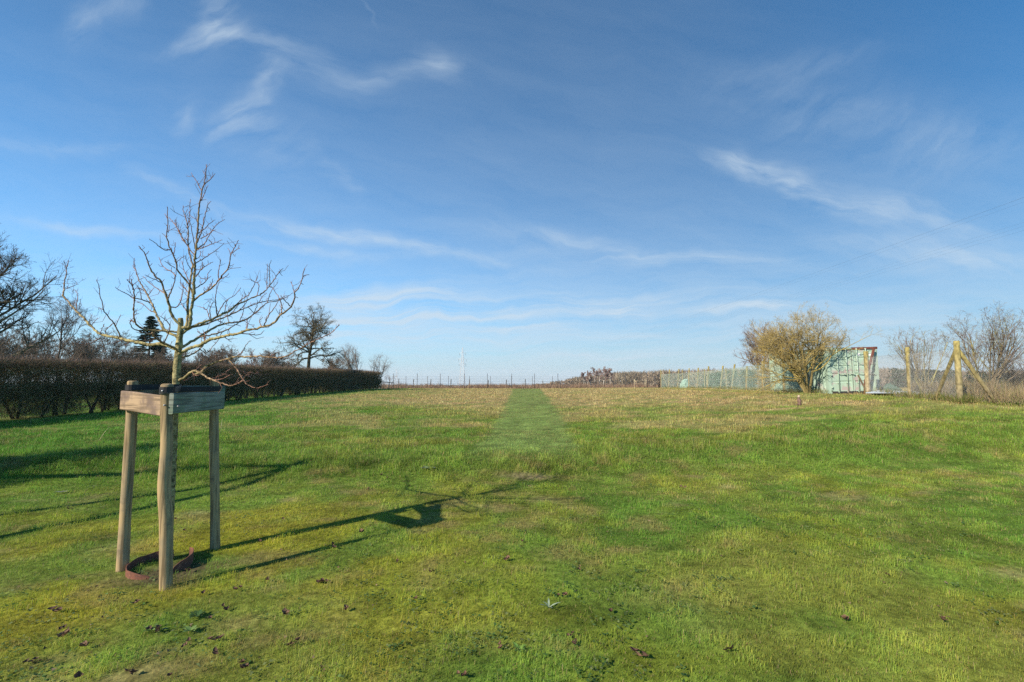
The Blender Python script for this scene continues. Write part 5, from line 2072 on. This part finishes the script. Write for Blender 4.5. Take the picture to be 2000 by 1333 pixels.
def ground_cover():
    r = np.random.default_rng(61)
    n0 = 2600
    y = 1.8 + 6.2 * r.random(n0) ** 1.2
    x = r.uniform(-1, 1, n0) * (1.15 * y + .5)
    k = sstep(.50, .66, fbm(x * 1.4, y * 1.4, 62, 3))
    ok = (r.random(n0) < k) & (y < bank_y(x))
    x, y = x[ok], y[ok]
    mb = MB()
    for cx_, cy_ in zip(x, y):
        m = r.integers(4, 10)
        cc = np.array([(.07, .13, .03), (.10, .16, .05), (.05, .10, .03), (.16, .19, .07)][r.integers(0, 4)])
        px_ = cx_ + r.normal(0, .03, m)
        py_ = cy_ + r.normal(0, .03, m)
        pz = H(px_, py_) + r.uniform(.012, .032, m)
        for a, b, c in zip(px_, py_, pz):
            az = r.uniform(0, 6.28)
            L, w = r.uniform(.010, .024), r.uniform(.006, .012)
            d = np.array([math.cos(az), math.sin(az), r.uniform(-.2, .6)]) * L
            q = np.array([-math.sin(az), math.cos(az), r.uniform(-.3, .3)]) * w
            p = np.array([a, b, c])
            mb.add([p, p + d * .5 + q, p + d, p + d * .5 - q], [[0, 1, 2, 3]], cc * r.uniform(.7, 1.3))
    o = mb.build('clover', M_GRASS)
    tag(o, 'small broad leaved weeds and clover among the lawn grass', 'ground cover', kind='stuff')
    n1 = 1500
    y = 1.8 + 6.0 * r.random(n1)
    x = r.uniform(-1, 1, n1) * (1.15 * y + .5)
    k = .25 + .75 * np.exp(-((x + 2.2) ** 2 + (y - 3.2) ** 2) / 3.0)
    ok = r.random(n1) < k
    x, y = x[ok], y[ok]
    P0 = np.stack([x, y, H(x, y) + r.uniform(.008, .03, len(x))], 1)
    d = r.normal(0, 1, (len(x), 3))
    d[:, 2] *= .35
    P1 = P0 + d * r.uniform(.006, .016, (len(x), 1))
    mb = MB()
    mb.tris(P0, P1, r.uniform(.008, .020, len(x)), np.array([(.10, .06, .04), (.20, .14, .09), (.06, .04, .03)])[r.integers(0, 3, len(x))], r)
    tag(mb.build('leaf_litter', M_LEAF), 'crumbs of dead leaf and soil scattered through the lawn', 'litter', kind='stuff')


ground_cover()

for (a, b, lab) in (((193, 862), (214, 834), 'long straw stalk leaning in the grass left of the stakes'), ((431, 846), (434, 818), 'upright straw stalk right of the right stake')):
    p0 = ground_at(*a)
    p1 = at(*b, p0[1] + .05)
    m = MB()
    mid = (p0 + p1) / 2 + [0, 0, .03]
    m.tube(np.array([p0, mid, p1]) - p0, [.005, .004, .002], 5, (.55, .47, .28))
    o = m.build('straw_stalk', M_LEAF, None, True)
    o.location = p0
    tag(o, lab, 'stalk')


def rosette(px, py, label, col, n, L, W_, seed, lift=.5):
    r = np.random.default_rng(seed)
    p = ground_at(px, py)
    mb = MB()
    for q in range(n):
        az = 6.28 * q / n + r.normal(0, .3)
        ll = L * r.uniform(.7, 1.2)
        v, f = [], []
        el = lift * r.uniform(.5, 1.3)
        for i in range(6):
            t = i / 5
            half = W_ / 2 * math.sin(math.pi * (t * .88 + .1))
            x = t * ll * math.cos(el * (1 - .5 * t))
            z = .015 + t * ll * math.sin(el) * (1 - .35 * t)
            for s in (-1, 0, 1):
                y = s * half
                v.append((x * math.cos(az) - y * math.sin(az), x * math.sin(az) + y * math.cos(az), z + abs(s) * half * .35))
        for i in range(5):
            for j in range(2):
                f.append([i * 3 + j, i * 3 + j + 1, (i + 1) * 3 + j + 1, (i + 1) * 3 + j])
        mb.add(v, f, np.array(col) * r.uniform(.8, 1.2))
    o = mb.build('weed_rosette', M_LEAF, None, True)
    o.location = p
    return tag(o, label, 'weed')


rosette(1072, 1192, 'pale silvery thistle leaves standing in the front lawn', (.20, .25, .18), 5, .075, .014, 1, 1.0)
rosette(836, 918, 'grey green leafy weed at the foot of the bank', (.22, .26, .22), 14, .13, .05, 2, .35)
rosette(385, 1208, 'dark green leafy weed in front of the stakes', (.045, .09, .025), 11, .055, .026, 3, .5)
rosette(372, 1238, 'pale green broad leafed weed below the stakes', (.14, .22, .06), 7, .045, .028, 4, .5)
rosette(292, 1238, 'small light green weed left of the front leaves', (.15, .23, .06), 6, .04, .024, 5, .6)
rosette(1014, 1275, 'small bright green weed at the front of the lawn', (.11, .20, .04), 8, .05, .022, 6, .6)
rosette(120, 965, 'small pale weed on the lawn edge left of the stakes', (.25, .27, .18), 6, .07, .03, 7, .5)

# ------------------------------------------------------------------ the air
HAZE = 0.00017
m, N, L = new_mat('haze_air')
out = N.new('ShaderNodeOutputMaterial')
pv = N.new('ShaderNodeVolumePrincipled')
pv.inputs['Color'].default_value = (.86, .93, 1.0, 1)
pv.inputs['Density'].default_value = HAZE
pv.inputs['Anisotropy'].default_value = 0.0
L.new(pv.outputs[0], out.inputs['Volume'])
mb = MB()
mb.box((0, 1390, -32), (5200, 3220, 157))
o = mb.build('haze', m)
tag(o, 'thin pale blue haze in the air over the fields', 'haze', kind='stuff')
